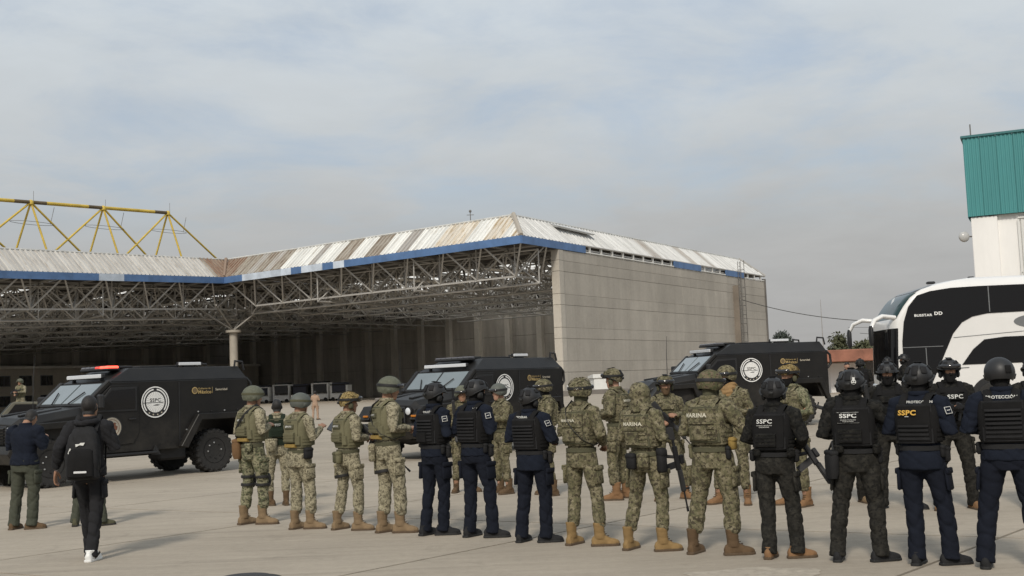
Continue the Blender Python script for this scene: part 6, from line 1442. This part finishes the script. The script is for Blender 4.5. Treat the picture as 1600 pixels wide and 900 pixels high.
P15, m15 = person('big officer in navy with matt round helmet at the right edge of the row', (4.17, 10.02), 28, 1.80,
    police(group=ROW, head=('ach', K['helb'], ('velcro', 'mount')), fl=(-.20, -.02, 4), fr=(.22, .03, -45), seed=25, shift=0.03, twist=-4, w=1.12, vz=(1.02, 1.425), jtext=(('PROTECCIÓN', .036, .0, 1.462, 'txt'),), hy=-6))
a_ = Acc(); 
tb = thing('tablet', 'dark tablet held up by the soldier in the grey-olive helmet', 'tablet'); tb.matrix_world = m3 @ Matrix.Translation((.20, .42, 1.36)) @ Matrix.Rotation(rad(-35), 4, 'X') @ Matrix.Rotation(rad(15), 4, 'Y')
tb.location, tb.rotation_euler, tb.scale = tb.matrix_world.to_translation(), tb.matrix_world.to_euler(), tb.matrix_world.to_scale()
Acc().box((0, 0, 0), (.15, .014, .22), ch=.006).build('case', K['rub'], tb); Acc().box((0, -.008, 0), (.135, .003, .20)).build('screen', K['lens'], tb)
# ------------------------------------------------ second rank, facing the row
fb = dict(group=BK, sling=0, vox=.0155)
B2, n2 = person('soldier in camouflage half hidden behind the middle navy officer, holding a rifle upright', (-.90, 19.06), 170, 1.74, marine(head=('ach', K['helo'], ('goggles',)), boot=K['brown'], fl=(-.15, 0, 30), fr=(.15, 0, -20), arms='rifle', seed=31, mask=None, **fb))
B3, n3 = person('soldier in grey-olive helmet with dark goggles looking left, behind the navy officers', (-.25, 18.54), -118, 1.75, marine(head=('ach', K['helg'], ('goggles', 'band')), mask=None, skin='skin2', boot=K['brown'], fl=(-.15, 0, 10), fr=(.15, 0, -20), arms='rifle', seed=32, **fb))
B4, n4 = person('soldier with dark face mask and slung rifle left of the scrim-helmet marine', (.46, 17.95), -105, 1.79, marine(head=('ach', C_MAR, ('goggles', 'band')), mask='full', maskm=K['blk'], boot=K['brown'], fl=(-.15, 0, 10), fr=(.15, 0, -25), arms='rifle', seed=33, **fb))
B6, n6 = person('tall marine in black-goggled helmet looking left behind the hooded marine', (1.46, 16.95), -60, 1.90, marine(head=('fast', C_MAR, ('goggles',)), mask=None, skin='skin2', boot=K['cinn'], fl=(-.16, 0, 20), fr=(.15, 0, -15), seed=34, w=1.05, **fb))
B7, n7 = person('marine with brown face cover holding a rifle low, facing the camera', (2.15, 16.59), 176, 1.77, marine(head=('fast', C_MAR, ('goggles',)), mask='low', maskm=K['brown'], boot=K['cinn'], fl=(-.22, 0, 40), fr=(.16, .02, -30), arms='rifle', seed=35, shift=0.03, text=(), **fb))
B8, n8 = person('marine with tan scarf and black face mask facing left', (2.86, 15.72), -150, 1.87, marine(head=('ach', C_MAR, ('goggles', 'band')), mask='full', maskm=K['blk'], scarf='scarf', boot=K['cinn'], fl=(-.20, 0, 20), fr=(.18, .02, -30), arms='front', seed=36, shift=-0.04, text=(), hy=20, **fb))
B9, n9 = person('marine in pale camouflage with tan helmet looking left behind the cinnamon-booted officer', (3.62, 15.22), -120, 1.85, marine(head=('fast', C_TANH, ('goggles',)), jacket=C_ARMYG, mask='low', maskm=K['blk'], boot=K['cinn'], fl=(-.15, 0, 10), fr=(.17, 0, -25), seed=37, text=(), skin='skin', **fb))
B10, n10 = person('officer in black mostly hidden behind the skull-helmet officer', (4.34, 15.3), -170, 1.66, sspc(boot=K['tan'], fl=(-.16, 0, 20), fr=(.16, 0, -20), arms='rifle', seed=38, text=(), **fb))
B11, n11 = person('officer in black with ribbed helmet standing directly behind the gold-lettered officer', (4.66, 14.49), -160, 1.82, sspc(boot=K['blk2'], sole=K['rub'], fl=(-.20, 0, 60), fr=(.16, 0, -20), arms='rifle', seed=39, text=(), **fb))
B12, n12 = person('officer in black with white chest lettering facing the camera', (5.33, 14.19), -172, 1.83, sspc(head=('fast', K['helb'], ('goggles', 'panel')), boot=K['cinn'], fl=(-.17, 0, 15), fr=(.22, 0, -20), arms='rifle', seed=40, shift=0.03, text=(('SSPC', .055, -.02, 1.33, 'txt', .02, 1.1, True),), **fb))
B13, n13 = person('officer in black at the right edge behind the round-helmet officer', (6.22, 13.91), -165, 1.80, sspc(boot=K['blk2'], sole=K['rub'], fl=(-.16, 0, 20), fr=(.16, 0, -20), arms='front', seed=41, text=(), **fb))
# ------------------------------------------------ left side
L1, k1 = person('man in navy jacket and field-green trousers with bowed head at the left edge', (-6.89, 16.14), 18, 1.70,
    dict(jacket=K['navy'], trousers=K['green'], boot=K['brown'], sole=K['soleb'], blouse=False, hem=.87, hair=True, hp=38, hunch=.10, w=1.22, fl=(-.15, -.02, 10), fr=(.14, .02, -55), arms='phone', seed=51, shift=0.03, leg=.92, eyes=False))
L2, k2 = person('person in black hooded jacket walking away with a black backpack', (-4.74, 12.81), -2, 1.82,
    dict(jacket=K['jean'], trousers=K['jean'], boot=K['wht'], sole=K['wht'], shoe=True, blouse=False, hem=.84, hair=True, hooddown=True, w=1.02, leg=.92, fl=(-.07, .24, 4), fr=(.05, -.10, -6), arms='walk', hand=('relax', 'grip'), seed=52, eyes=False, slv=1.08, hy=8, jtext=()))
L3, k3 = person('person in field-green trousers hidden behind the backpacker', (-6.02, 16.21), 12, 1.64,
    dict(jacket=K['green'], trousers=K['green'], boot=K['olive2'], blouse=False, hair=True, fl=(-.22, 0, 30), fr=(.24, .02, -35), arms='front', seed=53, eyes=False, vox=.016))
# backpack worn by the walker
bp = thing('backpack', 'black school backpack with white marks and a reflective strip', 'backpack'); bp.matrix_world = k2 @ Matrix.Translation((.01, -.21, 1.16)) @ Matrix.Rotation(rad(-3), 4, 'X')
bp.matrix_world = bp.matrix_world @ Matrix.Diagonal((1.12, 1.0, 1.22, 1)); bp.location, bp.rotation_euler, bp.scale = bp.matrix_world.to_translation(), bp.matrix_world.to_euler(), bp.matrix_world.to_scale()
a = Acc(); a.loft([ell(0, dy, z, w_, d_, 20, 3.2) for z, w_, d_, dy in ((-.235, .115, .06, .02), (-.225, .150, .095, .0), (-.08, .162, .105, -.01), (.08, .155, .095, 0), (.17, .130, .078, .015), (.225, .09, .05, .03), (.24, .05, .03, .04))])
V, F, Nn = remesh(a, .011, 2); ob('main_bag', new_mesh('main_bag', wrinkle(V, Nn, 4, .004, 40), F, 180), K['blk2'], bp)
a = Acc(); a.loft([ell(0, -.075, z, w_, d_, 18, 3.5) for z, w_, d_ in ((-.215, .10, .04), (-.20, .125, .058), (-.05, .125, .06), (.02, .115, .05), (.035, .09, .03))]); a.build('front_pocket', K['blk'], bp, 50)
Acc().box((.01, -.135, -.165), (.12, .006, .018), ch=.002).build('reflective_strip', mat('reflective', (.62, .62, .62), .4, var=.05), bp)
Acc().prism([(-.04, .055), (-.005, .07), (.03, .065), (.045, .09), (.005, .09), (-.01, .08), (-.045, .08)], -.108, -.104).build('logo_mark', K['txt'], bp)
Acc().tube([(-.03, -.112, -.03), (-.04, -.114, .0), (-.015, -.114, .01), (-.005, -.113, -.02), (-.03, -.113, -.03)], .0035, 5).build('logo_outline', K['txtc'], bp)
Acc().box((-.10, -.108, .02), (.012, .006, .05), roty(.4)).build('zip_pull', K['txt'], bp)
Acc().tube([(-.04, .03, .23), (-.03, .02, .29), (.03, .02, .29), (.04, .03, .23)], .011, 6).build('grab_handle', K['blk'], bp, 60)
for s in (-1, 1): Acc().tube([(s * .09, .06, .19), (s * .105, .18, .335), (s * .11, .27, .27), (s * .12, .32, .08), (s * .14, .25, -.12), (s * .13, .07, -.17)], .024, 8, flat=.4, up=(0, 1, 0)).build('shoulder_strap', K['blk2'], bp, 60)
# ------------------------------------------------ far figures
FR, q1 = person('figure in pale tan flight suit standing far off before the hangar', (-12.1, 69.5), 8, 1.76, dict(jacket=K['beige'], trousers=K['beige'], boot=K['brown'], blouse=False, hair=True, arms='phone', seed=61, vox=.03, eyes=False))
GN, q2 = person('soldier standing behind the roll bars of the olive pickup with a rifle', (-20.4, 47.6), -165, 1.78, army(z=.95, seed=62, vox=.025, arms='rifle', mask=None))
D1, q3 = person('bare-headed man in dark clothes beside the rear of the right-hand truck', (10.55, 36.8), 178, 1.80, dict(jacket=K['blk'], trousers=K['blk'], boot=K['blk2'], blouse=False, hair=True, skin='skin2', arms='front', seed=63, vox=.02, group='far officers by the coach'))
D2, q4 = person('dark-clad officer with back turned in front of the white canopy wall', (10.0, 33.5), 10, 1.84, sspc(seed=64, vox=.02, text=(), group='far officers by the coach'))
D3, q5 = person('helmeted officer in black standing just left of the coach front', (10.9, 33.8), -150, 1.86, sspc(seed=65, vox=.02, text=(), arms='rifle', group='far officers by the coach'))
D4, q6 = person('officer in black with bare hands partly hidden by the coach mirror', (11.2, 33.2), -60, 1.92, sspc(seed=66, vox=.02, text=(), group='far officers by the coach', mask='low'))
# ------------------------------------------------ rifles
rifle('black rifle hanging muzzle-down at the hip of the cinnamon-booted officer', m12, (.18, .24, 1.02), (.62, -.05, -.95), (.7, .6, .3))
rifle('black rifle held low across the body by the brown-masked marine', n7, (.10, .24, 1.15), (-.55, .22, -.75), (-.6, .4, .5))
rifle('black rifle held upright by the soldier behind the middle navy officer', n2, (.16, .28, 1.16), (.05, .1, 1), (0, -1, 0))
rifle('black rifle slung on the chest of the black-masked soldier', n4, (.10, .24, 1.18), (-.55, .2, .75), (.6, -.2, .6))
rifle('grey-black rifle held upright by the officer behind the gold-lettered one', n11, (.22, .26, 1.15), (.1, .15, 1), (0, -1, 0))
rifle('black rifle carried level by the officer with white chest lettering', n12, (-.02, .26, 1.12), (.85, .1, .42), (0, 0, 1))
rifle('black rifle slung muzzle-down at the right hip of the hooded marine', m10, (.24, .18, .98), (.15, .05, -1), (.6, .7, .2))
rifle('black rifle held by the soldier standing in the olive pickup', q2, (.05, .28, 1.22), (-.9, .3, .1), (0, 0, 1))
rifle('black rifle hanging in front of the mottled-helmet soldier', m4, (.22, .30, 1.10), (.5, .35, -.6), (.5, .5, .6))
rifle('black rifle pointing left behind the shoulder of the skull-helmet officer', n10, (.10, .30, 1.22), (.85, .15, .25), (0, 0, 1))
